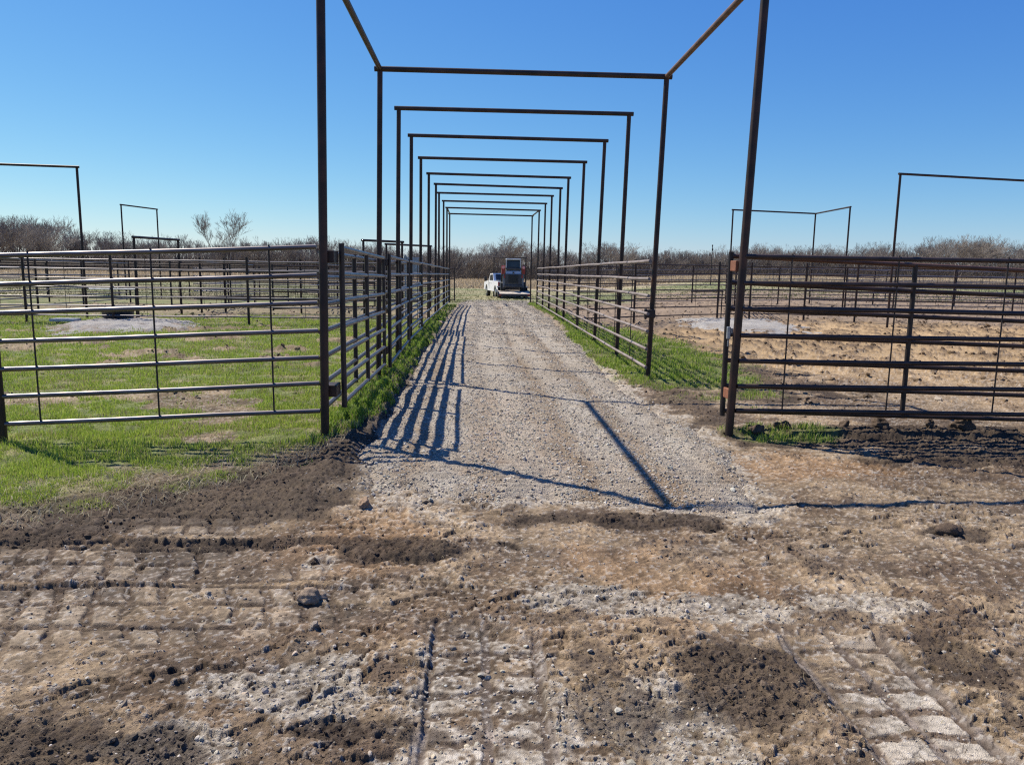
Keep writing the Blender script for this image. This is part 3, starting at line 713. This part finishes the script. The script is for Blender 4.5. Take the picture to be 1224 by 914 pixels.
# latch boxes
m = MB(); m.box((0, 0, 0), (.035, .04, .12), .008); m.tube((0, 0, -.07), (.0, -.0, -.13), .008, n=8); m.box((.03, -.0, .02), (.02, .03, .05), .004)
tag(m.build('gate_latch', M['galv'], None, (2.405, 7.24, 1.02)), 'small galvanised latch on the tall right gatepost', 'latch')
m = MB(); m.box((0, 0, 0), (.16, .05, .12), .008); m.box((-.06, 0, 0), (.03, .07, .15), .006)
tag(m.build('gate_latch', M['rod'], None, (2.47, 10.99, .975)), 'dark latch box on the right post of the second arch', 'latch')

Z7 = [1.76, 1.50, 1.25, 1.0, .755, .51, .27]
pipe_fence('pipe_fence', (-1.47, 7.08), (-1.49, 10.9), [1.74, 1.50, 1.25, 1.0, .755, .51, .27], [1.68, 1.44, 1.2, .96, .72, .48, .24], 'pipe fence behind the near silver gate left of the drive', rail='rail_shiny', rods=0, upr=(.53,))
pipe_fence('pipe_fence', (-1.49, 11.0), (-1.53, 19.8), [1.68, 1.44, 1.2, .96, .72, .48, .24], [1.66, 1.42, 1.18, .94, .7, .46, .2], 'grey pipe fence behind the second and third gates left of the drive', rail='rail_grey', rods=2.2)
pipe_fence('pipe_fence', (-1.44, 18.2), (-1.45, 35.9), [1.68, 1.43, 1.18, .93, .68, .43, .18], [1.68, 1.43, 1.18, .93, .68, .43, .18], 'long grey pipe fence along the far left side of the drive', rail='rail_grey', rods=0, upr=(.2, .45, .75, .97))
pipe_fence('pipe_fence', (2.40, 10.78), (2.53, 33.8), [1.73, 1.48, 1.24, .985, .74, .48, .215], [1.72, 1.47, 1.22, .97, .72, .47, .22], 'long brown seven rail pipe fence along the right side of the drive', rail='rail_brown', rods=0,
    rod_list=[.055, .12, .2, .28, .36], upr=(.995,), rr=.023)
# cross fences of the pens
Z7b = [1.66, 1.42, 1.18, .94, .70, .46, .20]
def pen_fence(p0, p1, label, rail='rail_grey', rods=.9, posts=(), z=Z7b, h=1.78, **k):
    return pipe_fence('pipe_fence', p0, p1, z, z, label, rail=rail, rods=rods, posts=posts, post_h=h, rr=.019, up_r=.018, rod_r=.006, post_r=.033, **k)
pen_fence((-11.9, 20.5), (-1.58, 20.7), 'pipe fence crossing the left pen behind the black trough', posts=(0.0, .215, .555), rods=1.9)
pen_fence((-19.5, 18.6), (-11.95, 20.45), 'pipe fence running off the left edge beyond the trough', posts=(.45,), rods=1.1)
pen_fence((-9.2, 25.2), (-1.6, 25.4), 'second pipe fence across the left pens', posts=(.02, .12, .44), rods=1.2)
pen_fence((-9.3, 25.3), (-9.6, 33.0), 'pipe fence running back between the left pens from behind the trough', posts=(.5, 1.0), rods=1.6)
pen_fence((-14.3, 22.4), (-14.8, 33.0), 'farther left pipe fence running back from the tall open arch', posts=(.3, .6, 1.0), rods=1.8)
pen_fence((-20, 33.0), (-1.7, 33.2), 'pipe fence at the back of the left pens before the pasture', rail='rail_dark', posts=(.1, .3, .5, .715, .9), rods=1.3)
pen_fence((-5.6, 25.5), (-5.2, 33.0), 'pipe fence between the two back pens left of the drive', posts=(.5,), rods=1.8)
pen_fence((-26, 40.5), (-2, 41.0), 'farthest pipe fence left of the drive', rail='rail_dark', posts=(.15, .3, .45, .6, .75, .9), rods=2.0)
pen_fence((4.63, 22.7), (9.0, 25.1), 'pipe fence behind the right gravel pad', posts=(0.0, .70, 1.0), rods=1.4, rail='rail_dark', z=[1.75, 1.49, 1.24, .98, .72, .46, .2], h=1.88)
pen_fence((2.62, 21.4), (4.6, 22.65), 'short pipe fence between the drive and the right pen corner post', rods=.9, rail='rail_dark', posts=())
pen_fence((9.05, 25.05), (17.6, 23.1), 'pipe fence across the bare right pen', posts=(.19, .37, .98), rods=1.25, rail='rail_dark', z=[1.75, 1.49, 1.24, .98, .72, .46, .2], h=1.88)
pen_fence((17.65, 23.1), (25, 21.8), 'pipe fence leaving the right pen past the picture edge', posts=(.1, .6), rods=1.25, rail='rail_dark')
pen_fence((2.75, 36.5), (15.4, 35.6), 'back pipe fence of the right pens behind the gravel pad', posts=(.1, .3, .58, .76, .9), rods=1.1, rail='rail_grey')
pen_fence((15.55, 31.9), (26.5, 30.6), 'grey pipe fence farther back in the right pens', posts=(.0, .18, .40, .62, .85), rods=.8, rail='rail_grey')
pen_fence((8.9, 25.3), (11.1, 34.1), 'dark pipe fence running back from the right gravel pad', posts=(.45, 1.0), rods=1.6, rail='rail_dark')
pen_fence((15.6, 35.6), (30, 33.5), 'farthest pipe fence on the right before the dry pasture', posts=(.2, .45, .7), rods=1.4, rail='rail_grey')
gate('pipe_gate', (15.0, 34.6), (18.9, 34.9), (1.72, 1.6), (.35, .30), 'light brown pipe gate hung at the three post arch in the right pens', 'rail_brown', nr=5)
gate('pipe_gate', (-9.6, 24.2), (-6.2, 25.0), (1.6, 1.6), (.3, .3), 'dark pipe gate standing ajar behind the trough', 'rail_dark', nr=6)
gate('pipe_gate', (-6.1, 22.8), (-3.4, 24.9), (1.55, 1.55), (.3, .3), 'dark pipe gate between the left pens', 'rail_dark', nr=6)
# low two rail panels
def low_panel(p0, p1, zt, label, mat, n=2, gap=.22, legs=(.22, 1.0)):
    P0 = Vector((*p0, 0)); P1 = Vector((*p1, 0)); org = Vector((*p0, gz(*p0)))
    e = empty('low_rail', org, label, 'low rail')
    for k in range(n):
        m = MB(); m.tube(P0 + Vector((0, 0, gz(*p0) + zt - k * gap)) - org, P1 + Vector((0, 0, gz(*p1) + zt - k * gap)) - org, .022, n=10); m.build('rail', M[mat], e)
    for t in legs:
        q = P0.lerp(P1, t); m = MB(); m.tube(q + Vector((0, 0, gz(q.x, q.y) - .1)) - org, q + Vector((0, 0, gz(q.x, q.y) + zt)) - org, .02, n=10); m.build('leg', M['rod'], e)
low_panel((-10.7, 21.4), (-9.5, 21.5), .86, 'low two rail pipe stand behind the black trough', 'galv', legs=(.48, 1.0))
low_panel((6.7, 24.0), (7.95, 24.7), .93, 'low dark pipe stand on the right gravel pad', 'rod', n=1, legs=(.97,))

# goalpost shaped arches in the pens
def arch(pts, H, label, cat='pipe arch', r=.034, name='pipe_arch', over=.06, mat='beam', pmat='post', group=None):
    o0 = Vector((pts[0][0], pts[0][1], gz(*pts[0])))
    e = empty(name, o0, label, cat, group)
    for x, y in pts:
        m = MB(); m.tube(Vector((x, y, gz(x, y) - .2)) - o0, Vector((x, y, H - r)) - o0, r, n=12); m.build('post', M[pmat], e)
    for a, b in zip(pts, pts[1:]):
        A = Vector((*a, H)); B = Vector((*b, H)); d = (B - A).normalized()
        m = MB(); m.tube(A - d * over - o0, B + d * over - o0, r, n=12); m.build('crossbeam', M[mat], e)
arch([(-15.4, 21.7), (-11.25, 22.3)], 4.20, 'tall pipe arch at the left edge, left post cut off by the picture')
arch([(-16.95, 37.4), (-16.45, 40.2)], 4.26, 'small distant tall pipe arch above the left pens')
arch([(-9.72, 22.1), (-9.35, 24.3)], 2.30, 'low brown pipe arch just right of the black trough', r=.036)
arch([(11.35, 34.5), (15.75, 35.9), (15.45, 31.9)], 4.30, 'pipe arch with three posts and a bent top in the right pens', r=.035)
arch([(12.05, 22.0), (19.2, 23.6)], 4.42, 'tall pipe arch at the right edge, its beam leaving the picture')
arch([(-3.37, 22.4), (-2.37, 23.5)], 2.32, 'low dark pipe arch just left of the drive behind the near gate')
arch([(-3.16, 26.1), (-1.80, 27.9)], 2.32, 'second low dark pipe arch left of the drive behind the arch posts', name='pipe_arch')
arch([(1.10, 61.5), (3.65, 61.5)], 2.35, 'low thin pipe arch behind the loader and trailer', r=.045)
# galvanised crush gate behind the left fence
e = empty('cattle_chute', (-2.35, 24.3, 0), 'narrow galvanised silver chute panel behind the left fence of the drive', 'cattle chute')
for dx in (0, .5):
    m = MB(); m.box((dx, 0, .98), (.06, .06, 1.92), .006); m.build('upright', M['galv'], e)
for k in range(4):
    m = MB(); m.box((.25, 0, .35 + k * .5), (.44, .035, .05), .005); m.build('rail', M['galv'], e)
m = MB(); m.box((.25, -.04, 1.62), (.34, .012, .46), .004); m.build('sheet_panel', M['galv'], e)
# thin pole far right
m = MB(); m.tube((0, 0, -.2), (0, 0, 3.6), .05, .035, 8); m.tube((0, 0, 3.6), (0, 0, 3.75), .06, .05, 8); m.box((0, -.06, 3.3), (.12, .05, .2), .01)
tag(m.build('slim_pole', M['rod'], None, (21.3, 70, gz(21.3, 70))), 'slim dark pole standing in the pasture before the trees on the right', 'pole')

# round rubber trough on the gravel pad
def lathe(m, prof, n=28):
    vs = [(r * math.cos(2 * math.pi * i / n), r * math.sin(2 * math.pi * i / n), z) for r, z in prof for i in range(n)]
    fs = [(k * n + i, k * n + (i + 1) % n, (k + 1) * n + (i + 1) % n, (k + 1) * n + i) for k in range(len(prof) - 1) for i in range(n)]
    m.add(vs, fs, True)
tx, ty = -9.75, 20.95; tzz = .08
e = empty('water_trough', (tx, ty, tzz), 'black rubber trough standing on the gravel pad in the left pen', 'trough')
m = MB(); lathe(m, [(.0, .01), (.36, .01), (.38, .05), (.395, .21), (.41, .215), (.41, .24), (.375, .24), (.36, .1), (0, .1)]); m.build('tub', M['trough'], e)
m = MB(); lathe(m, [(0, .205), (.372, .205)]); m.build('water', M['water'], e)
m = MB(); m.box((0, 0, 0), (.62, .4, .07), .01)
tag(m.build('concrete_slab', M['concrete'], None, (-10.75, 20.2, .10)), 'pale flat concrete slab left of the black trough', 'slab')

# ------------------------------------------------------------------ trailer, loader, pickup
def wheel(parent, c, r, w, name='wheel'):
    m = MB(); m.tube((c[0] - w / 2, c[1], c[2]), (c[0] + w / 2, c[1], c[2]), r, n=24); o = m.build(name, M['black'], parent)
    m = MB(); s = 1 if c[0] > 0 else -1
    m.tube((c[0] + s * (w / 2 - .02), c[1], c[2]), (c[0] + s * (w / 2 + .012), c[1], c[2]), r * .58, r * .5, n=16); m.build('rim', M['chrome'], o)
TX, TY = 2.29, 52.0; TZ = gz(TX, TY)
e = empty('flatbed_trailer', (TX, TY, TZ), 'low flatbed trailer with a pale timber tail carrying the loader', 'trailer')
m = MB(); m.box((0, 2.3, .50), (2.1, 5.6, .06)); m.build('deck', M['wood'], e)
m = MB(); m.prism([(-.55, .44), (-.55, .50), (-1.0, .40), (-1.0, .33)], -1.05, 1.05); m.build('tail_ramp', M['wood'], e)
m = MB(); [m.box((s * 1.08, 2.0, .46), (.07, 6.1, .16), .01) for s in (-1, 1)]; m.box((0, -.99, .31), (2.2, .08, .14), .01); [m.box((0, k, .41), (2.0, .08, .1)) for k in (.4, 1.6, 2.8, 4.0)]; m.build('frame', M['dark_grey'], e)
for s in (-1, 1):
    for yy in (1.6, 2.5): wheel(e, (s * .92, yy, .36), .36, .22)
    m = MB(); m.box((s * .95, 2.05, .77), (.30, 2.1, .04), .01); m.build('fender', M['dark_grey'], e)
    m = MB(); m.box((s * .95, -1.04, .31), (.16, .03, .08), .005); m.build('tail_light', M['red'], e)
    m = MB(); m.box((s * .8, -.9, .15), (.12, .12, .30), .01); m.box((s * .8, -.9, .03), (.22, .22, .05), .01); m.build('stabiliser_leg', M['dark_grey'], e)
m = MB(); m.box((0, 1.5, .27), (1.7, .12, .12), .02); m.box((0, 2.5, .27), (1.7, .12, .12), .02); m.box((0, 1.0, .25), (2.0, .06, .24), .01); m.build('axle_underside', M['dark_grey'], e)  # two axles and a dark board that thickens the black underside
m = MB(); [m.tube((s * .9, 5.0, .46), (0, 6.6, .5), .05, n=8) for s in (-1, 1)]; m.tube((0, 6.3, .05), (0, 6.3, .8), .04, n=8); m.build('drawbar', M['dark_grey'], e)
# tracked loader, rear to camera
e = empty('track_loader', (TX - .03, TY + .2, TZ + .535), 'compact tracked loader, grey and white with red lift arm towers, on the trailer', 'track loader')
for s in (-1, 1):
    m = MB(); pr = [(0, .18), (.12, .02), (1.5, .0), (1.75, .2), (1.7, .4), (.3, .62), (.08, .5)]
    x0, x1 = (s * .52, s * .86) if s > 0 else (s * .86, s * .52); m.prism(pr, x0, x1)
    for k in range(14): m.box(((x0 + x1) / 2, .12 + k * .105, .0), (.35, .04, .03))
    for k in range(5): m.box(((x0 + x1) / 2, .03 - .01, .12 + k * .1), (.35, .03, .04))
    m.build('rubber_track', M['black'], e)
m = MB(); m.box((0, .75, .72), (1.04, 1.7, .8), .04); m.build('chassis', M['dark_grey'], e)
m = MB(); m.box((0, -.10, .74), (1.16, .10, .86), .03); m.build('engine_door', M['dark_grey'], e)
g = MB(); g.box((0, -.165, .83), (.66, .03, .54), .01); [g.box((0, -.185, .60 + k * .052), (.6, .016, .016)) for k in range(10)]; g.build('grille', M['black'], e)
m = MB(); m.box((0, -.14, .35), (1.3, .12, .16), .03); m.build('bumper', M['dark_grey'], e)
m = MB(); m.prism([(-.1, 1.17), (.35, 1.17), (.35, 1.42), (.0, 1.36)], -.52, .52); m.build('hood', M['light_grey'], e)
m = MB(); m.box((0, -.11, 1.26), (.12, .05, .10), .01); m.build('emblem', M['dark_grey'], e)
for s in (-1, 1):
    m = MB(); m.prism([(-.12, .25), (.28, .25), (.26, 1.2), (-.08, 1.2)], s * .62 - .09, s * .62 + .09); m.build('corner_tower', M['grey_paint'], e)
    m = MB(); m.prism([(-.12, 1.15), (.30, 1.15), (.38, 1.5), (.28, 1.70), (.02, 1.72), (-.14, 1.55)], s * .69 - .11, s * .69 + .11); t = m.build('lift_arm', M['red'], e)
    m = MB(); m.prism([(.1, 1.45), (.3, 1.62), (1.5, 1.35), (2.2, .6), (2.35, .1), (2.2, .05), (1.9, .7), (1.2, 1.2)], s * .72 - .07, s * .72 + .07); m.build('boom', M['dark_grey'], e)
    m = MB(); m.tube((s * .69, -.17, 1.60), (s * .69, -.10, 1.60), .10, n=14); m.build('work_light', M['lamp_red'], t)
    m = MB(); m.box((s * .60, -.13, 1.0), (.10, .05, .22), .01); m.build('tail_light', M['red'], e)
m = MB(); m.box((0, .02, 1.50), (1.0, .10, .16), .02); m.build('cross_tube', M['dark_grey'], e)
m = MB(); m.prism([(.10, 1.40), (1.1, .9), (1.25, 1.7), (1.1, 2.10), (.16, 2.10), (.06, 1.6)], -.46, .46); c = m.build('cab', M['dark_grey'], e)
m = MB(); m.box((0, .62, 2.15), (1.0, 1.2, .11), .04); m.build('roof', M['light_grey'], c)
m = MB(); m.box((0, .075, 1.82), (.78, .03, .42), .01, Matrix.Rotation(R(-6), 3, 'X')); m.build('rear_window', M['glass'], c)
for s in (-1, 1):
    m = MB(); m.box((s * .475, .07, 1.82), (.07, .07, .56), .01); m.build('cab_pillar', M['light_grey'], c)
m = MB(); m.prism([(2.2, .05), (2.9, .0), (2.95, .06), (2.5, .5), (2.2, .5)], -.9, .9); m.build('bucket', M['dark_grey'], e)

# pickup
PX, PY = 1.80, 60.2; hd = R(10)
e = empty('pickup_truck', (PX, PY, gz(PX, PY)), 'white crew cab pickup truck parked ahead of the loader', 'pickup truck', rz=hd)
W = .98
m = MB(); low = [(-2.85, .55), (-2.25, .5), (-2.2, .72), (-1.95, .92), (-1.55, .92), (-1.3, .72), (-1.25, .48), (1.35, .48), (1.4, .72), (1.62, .92), (2.0, .92), (2.25, .72), (2.3, .5), (2.85, .55), (2.9, .95), (2.75, 1.12), (1.35, 1.24), (-.75, 1.26), (-2.88, 1.26)]
m.prism(low, -W, W); m.build('body', M['white_paint'], e)
m = MB(); m.prism([(1.35, 1.24), (.72, 1.80), (-.45, 1.84), (-.78, 1.26)], -W + .09, W - .09); c = m.build('cab', M['white_paint'], e)
for s in (-1, 1):
    x0, x1 = sorted((s * (W - .088), s * (W - .075)))
    for pr in ([(.98, 1.28), (.62, 1.70), (.22, 1.72), (.22, 1.28)], [(.14, 1.28), (.14, 1.72), (-.38, 1.74), (-.58, 1.28)]):
        m = MB(); m.prism(pr, x0, x1); m.build('side_window', M['glass'], c)
    m = MB(); m.box((s * (W + .22), .98, 1.38), (.22, .10, .34), .03); m.tube((s * (W - .02), .98, 1.30), (s * (W + .15), .98, 1.34), .025, n=8); m.build('wing_mirror', M['black'], e)
    for yy in (1.82, -1.75): wheel(e, (s * (W - .14), yy, .42), .42, .26)
    for yy in (.30, -.28):
        m = MB(); m.box((s * (W + .012), yy + .05, 1.08), (.025, .16, .035), .005); m.build('door_handle', M['chrome'], e)
    m = MB(); m.box((s * .80, 2.86, .92), (.28, .08, .24), .02); m.build('headlight', M['chrome'], e)
    m = MB(); m.box((s * .90, -2.88, 1.02), (.14, .06, .38), .01); m.build('tail_light', M['red'], e)
m = MB(); m.prism([(-2.80, 1.262), (-2.80, 1.28), (-.85, 1.28), (-.85, 1.262)], -.8, .8); m.build('bed_liner', M['black'], e)
m = MB(); m.prism([(1.30, 1.29), (.78, 1.76), (.80, 1.78), (1.34, 1.29)], -.78, .78); m.build('windscreen', M['glass'], c)
m = MB(); m.prism([(-.76, 1.34), (-.48, 1.77), (-.52, 1.77), (-.80, 1.34)], -.7, .7); m.build('rear_window', M['glass'], c)
m = MB(); m.box((0, -2.95, .62), (1.8, .14, .18), .03); m.build('bumper', M['chrome'], e)

# ------------------------------------------------------------------ bare trees
def tree_geo(seed, H=8., spread=.8, first=.22, rmin=.018, depth=5, stems=1, open_=0.0, up=.10, ratio=(.62, .86)):
    """trunk and forking limbs; every limb wanders, forks at its end and throws a few side twigs"""
    rnd = random.Random(seed)
    T = []; Cc = []
    def grow(p, d, L, r, lev):
        n = 3
        for k in range(n):
            d2 = (d + Vector((rnd.gauss(0, .15), rnd.gauss(0, .15), rnd.gauss(up * .5, .07)))).normalized()
            q = p + d2 * (L / n); r2 = max(r * .86, rmin * .6)
            (T if lev == 0 else Cc).append((p, q, r, r2)); p, d, r = q, d2, r2
            if lev < depth and (k > 0 or lev > 0) and k < 2 and rnd.random() > .35 + open_:
                a = rnd.uniform(0, 2 * math.pi); sp = rnd.uniform(.6, 1.1) * spread
                nd = (d + Vector((math.cos(a), math.sin(a), up)) * sp).normalized()
                grow(p, nd, L * rnd.uniform(ratio[0] - .1, ratio[1] - .15), max(r * .55, rmin), lev + 1)
        if lev < depth:
            a0 = rnd.uniform(0, 2 * math.pi); nf = 2 if rnd.random() < .75 - open_ * .5 else (3 if rnd.random() > open_ else 1)
            for j in range(nf):
                a = a0 + j * 2 * math.pi / nf + rnd.uniform(-.4, .4); sp = rnd.uniform(.3, .7) * spread
                nd = (d + Vector((math.cos(a), math.sin(a), up)) * sp).normalized()
                grow(p, nd, L * rnd.uniform(*ratio), max(r * .72, rmin), lev + 1)
    for s in range(stems):
        a = rnd.uniform(0, 6.28); l = .05 if stems == 1 else .35
        grow(Vector((math.cos(a) * .15 * (stems > 1), math.sin(a) * .15 * (stems > 1), -.1)), Vector((math.cos(a) * l, math.sin(a) * l, 1)).normalized(), H * first, H * .017, 0)
    mz = max(q.z for _, q, _, _ in Cc); s = H / mz
    return [(p * s, q * s, a, b) for p, q, a, b in T], [(p * s, q * s, a, b) for p, q, a, b in Cc]
def seg_mesh(name, segs, mat, n=3):
    P = np.array([s[0][:] for s in segs]); Q = np.array([s[1][:] for s in segs]); ra = np.array([s[2] for s in segs]); rb = np.array([s[3] for s in segs])
    d = Q - P; d /= np.linalg.norm(d, axis=1)[:, None] + 1e-9
    up = np.where(np.abs(d[:, 2:3]) > .9, np.array([[1., 0, 0]]), np.array([[0, 0, 1.]]))
    u = np.cross(d, up); u /= np.linalg.norm(u, axis=1)[:, None]; w = np.cross(d, u)
    V = []
    for (B, r) in ((P, ra), (Q, rb)):
        for i in range(n):
            t = 2 * math.pi * i / n; V.append(B + (u * math.cos(t) + w * math.sin(t)) * r[:, None])
    V = np.stack(V, 1); m = len(segs); i0 = (np.arange(m) * 2 * n)[:, None]
    F = np.concatenate([i0 + np.array([[i, (i + 1) % n, n + (i + 1) % n, n + i]]) for i in range(n)])
    V = V.reshape(-1, 3)
    me = bpy.data.meshes.new(name); me.vertices.add(len(V)); me.vertices.foreach_set('co', V.astype(np.float32).ravel())
    me.loops.add(F.size); me.loops.foreach_set('vertex_index', F.astype(np.int32).ravel()); me.polygons.add(len(F))
    me.polygons.foreach_set('loop_start', np.arange(len(F), dtype=np.int32) * 4); me.polygons.foreach_set('loop_total', np.full(len(F), 4, np.int32))
    me.polygons.foreach_set('use_smooth', np.full(len(F), True, bool))
    me.materials.append(mat); me.update(); return me
protos = []
for s in range(7):
    T, C = tree_geo(100 + s, 8, spread=[.8, .9, .95, .7, 1.0, .9, .8][s], stems=[1, 2, 1, 1, 3, 2, 2][s], depth=6 if s not in (4,) else 5, rmin=.016, open_=.12)
    print('tree', s, len(T), len(C))
    mt = M['twig_pale'] if s in (2, 5) else M['twig']
    protos.append((seg_mesh('trunk', T, M['bark'], 6), seg_mesh('crown', C, mt)))
def put_tree(k, x, y, h, label, group=None, wide=1.0, cat='tree'):
    e = empty('bare_tree', (x, y, gz(x, y) - .05), label, cat, group, rz=random.uniform(0, 6.28))
    s = h / 8; e.scale = (s * wide, s * wide, s)
    for me in protos[k]:
        o = bpy.data.objects.new(me.name.split('.')[0], me); COL.objects.link(o); o.parent = e
    return e
# skyline: (picture column in 1224 units -> bearing) and the height of the tops above eye level per metre of distance
PXS = [-60, 0, 40, 90, 130, 180, 230, 260, 320, 360, 400, 450, 500, 560, 600, 640, 690, 720, 760, 820, 870, 930, 1000, 1050, 1090, 1120, 1165, 1200, 1240, 1300]
TOP = [262, 262, 258, 266, 279, 280, 281, 284, 283, 284, 286, 291, 293, 292, 286, 291, 295, 290, 296, 298, 293, 292, 293, 290, 291, 283, 279, 286, 292, 290]
def bearing(px): return .0412 + (px - 612) / 907.7 * 1.0 * (1 + 0)
def horizon(px): return 319.1 + (px - 612) * .01433
cnt = 0
for row, (yd, step) in enumerate(((150, 2.1), (160, 2.3), (172, 2.6))):
    x = -.68 * yd
    while x < .80 * yd:
        y = yd + random.uniform(-4, 4); t = x / y
        px = 612 + (t - .0412) * 907.7
        h = (horizon(px) - np.interp(px, PXS, TOP)) / 907.7 * y + 1.62 - gz(x, y)
        h *= random.uniform(.80, 1.10) if row else random.uniform(.6, 1.0)
        k = random.choice([0, 1, 2, 3, 4, 5, 6] if row else [1, 4, 6, 0, 2, 3, 5])
        put_tree(k, x, y, h, 'bare grey brown tree in the dense winter treeline beyond the pasture', 'bare trees of the treeline', wide=random.uniform(.75, 1.05) * max(1, 7 / h) ** .5)
        cnt += 1; x += step * random.uniform(.6, 1.4)
# trees one can tell apart
def at_px(px, d): return bearing(px) * d
for px, h, lab in ((15, 9.6, 'broad rounded bare tree at the left edge of the treeline'), (48, 10.2, 'tallest rounded bare tree in the left clump of the treeline'), (78, 8.9, 'rounded bare tree at the right end of the left clump'),
                   (1148, 8.3, 'spreading bare tree left of the tallest one in the right clump'), (1178, 8.9, 'tallest spreading bare tree in the clump at right'), (722, 7.6, 'pale rounded bare tree standing up between the arch posts'),
                   (603, 8.6, 'broad bare tree rising behind the loader')):
    d = 145; put_tree(0 if px % 2 else 5, at_px(px, d), d, h, lab, wide=1.25)
T, C = tree_geo(903, 11.4, spread=.85, first=.24, depth=6, rmin=.021, open_=.10, up=.12, ratio=(.66, .86))
for px, hh, lab, rz in ((284, 11.9, 'tall open crowned bare tree standing above the treeline at left', 0), (266, 11.3, 'slimmer bare tree leaning left beside the tall open crowned one', 2.4)):
    if rz == 0: me1, me2 = seg_mesh('trunk', T, M['bark'], 6), seg_mesh('crown', C, M['twig'])
    e = empty('bare_tree', (at_px(px, 140), 140, gz(at_px(px, 140), 140)), lab, 'tree', rz=rz)
    e.scale = (.8 if rz else 1.0,) * 2 + (hh / 11.4,)
    for me in (me1, me2):
        o = bpy.data.objects.new(me.name.split('.')[0], me); COL.objects.link(o); o.parent = e
# underbrush that closes the foot of the wood
segs = []
for k in range(26000):
    y = random.uniform(147, 188); x = random.uniform(-.68, .82) * y; h = random.uniform(1.2, 5.6) if y > 155 else random.uniform(.8, 2.8)
    b = Vector((x, y, gz(x, y) - .2)); q = b + Vector((random.gauss(0, .45), random.gauss(0, .3), h))
    r = random.uniform(.03, .07); segs.append((b, q, r, r * .4))
    mq = b.lerp(q, random.uniform(.3, .6)); segs.append((mq, mq + Vector((random.gauss(0, .8), random.gauss(0, .5), random.uniform(.5, 1.6))), r * .6, r * .3))
me = seg_mesh('underbrush', segs, M['brush']); o = bpy.data.objects.new('underbrush', me); COL.objects.link(o); tag(o, kind='stuff')
print('trees', cnt)

# ------------------------------------------------------------------ camera
f, Rr, U, Fw = 907.6722, Vector((.99904295, -.0413821, .01416687)), Vector((-.00777599, .15069574, .98854961)), Vector((.04304314, .98771368, -.15022973))
cam = bpy.data.cameras.new('camera'); co = bpy.data.objects.new('camera', cam); COL.objects.link(co)
cam.sensor_fit = 'HORIZONTAL'; cam.sensor_width = 36; cam.lens = f / 1224 * 36; cam.clip_end = 6000; cam.clip_start = .05
m3 = Matrix((Rr, U, -Fw)).transposed(); m4 = m3.to_4x4(); m4.translation = (0, 0, 1.62); co.matrix_world = m4
scene.camera = co

# ------------------------------------------------------------------ light
SD = Vector((-.797 * math.cos(R(51.6)), .604 * math.cos(R(51.6)), math.sin(R(51.6))))   # towards the sun
sun = bpy.data.lights.new('sun', 'SUN'); sun.energy = 5.0; sun.angle = R(.5); sun.color = (1.0, .93, .80)
so = bpy.data.objects.new('sun', sun); COL.objects.link(so); so.rotation_euler = SD.to_track_quat('Z', 'Y').to_euler(); so.location = (0, 0, 30)
w = bpy.data.worlds.new('World'); scene.world = w; w.use_nodes = True
nt = w.node_tree; bg = nt.nodes['Background']; sky = nt.nodes.new('ShaderNodeTexSky'); sky.sky_type = 'NISHITA'; sky.sun_disc = False
sky.sun_elevation = R(51.6); sky.sun_rotation = math.atan2(SD.x, SD.y); sky.air_density = 1.0; sky.dust_density = .1; sky.ozone_density = 4.5; sky.altitude = 200
# clear winter air: deeper blue overhead, softer brightness at the horizon
sep = nt.nodes.new('ShaderNodeSeparateColor'); com = nt.nodes.new('ShaderNodeCombineColor')
nt.links.new(sky.outputs[0], sep.inputs[0])
for k, (g_, t_) in enumerate(((1.36, .0275), (1.04, .058), (.49, .205))):
    pw = nt.nodes.new('ShaderNodeMath'); pw.operation = 'POWER'; pw.inputs[1].default_value = g_
    ml = nt.nodes.new('ShaderNodeMath'); ml.operation = 'MULTIPLY'; ml.inputs[1].default_value = t_ * 10
    nt.links.new(sep.outputs[k], pw.inputs[0]); nt.links.new(pw.outputs[0], ml.inputs[0]); nt.links.new(ml.outputs[0], com.inputs[k])
nt.links.new(com.outputs[0], bg.inputs['Color']); bg.inputs['Strength'].default_value = .1
scene.view_settings.view_transform = 'Standard'; scene.view_settings.look = 'None'; scene.view_settings.exposure = .64; scene.view_settings.gamma = 1
scene.cycles.max_bounces = 5; scene.cycles.use_adaptive_sampling = True
scene.cycles.use_denoising = False; scene.cycles.filter_width = 1.2
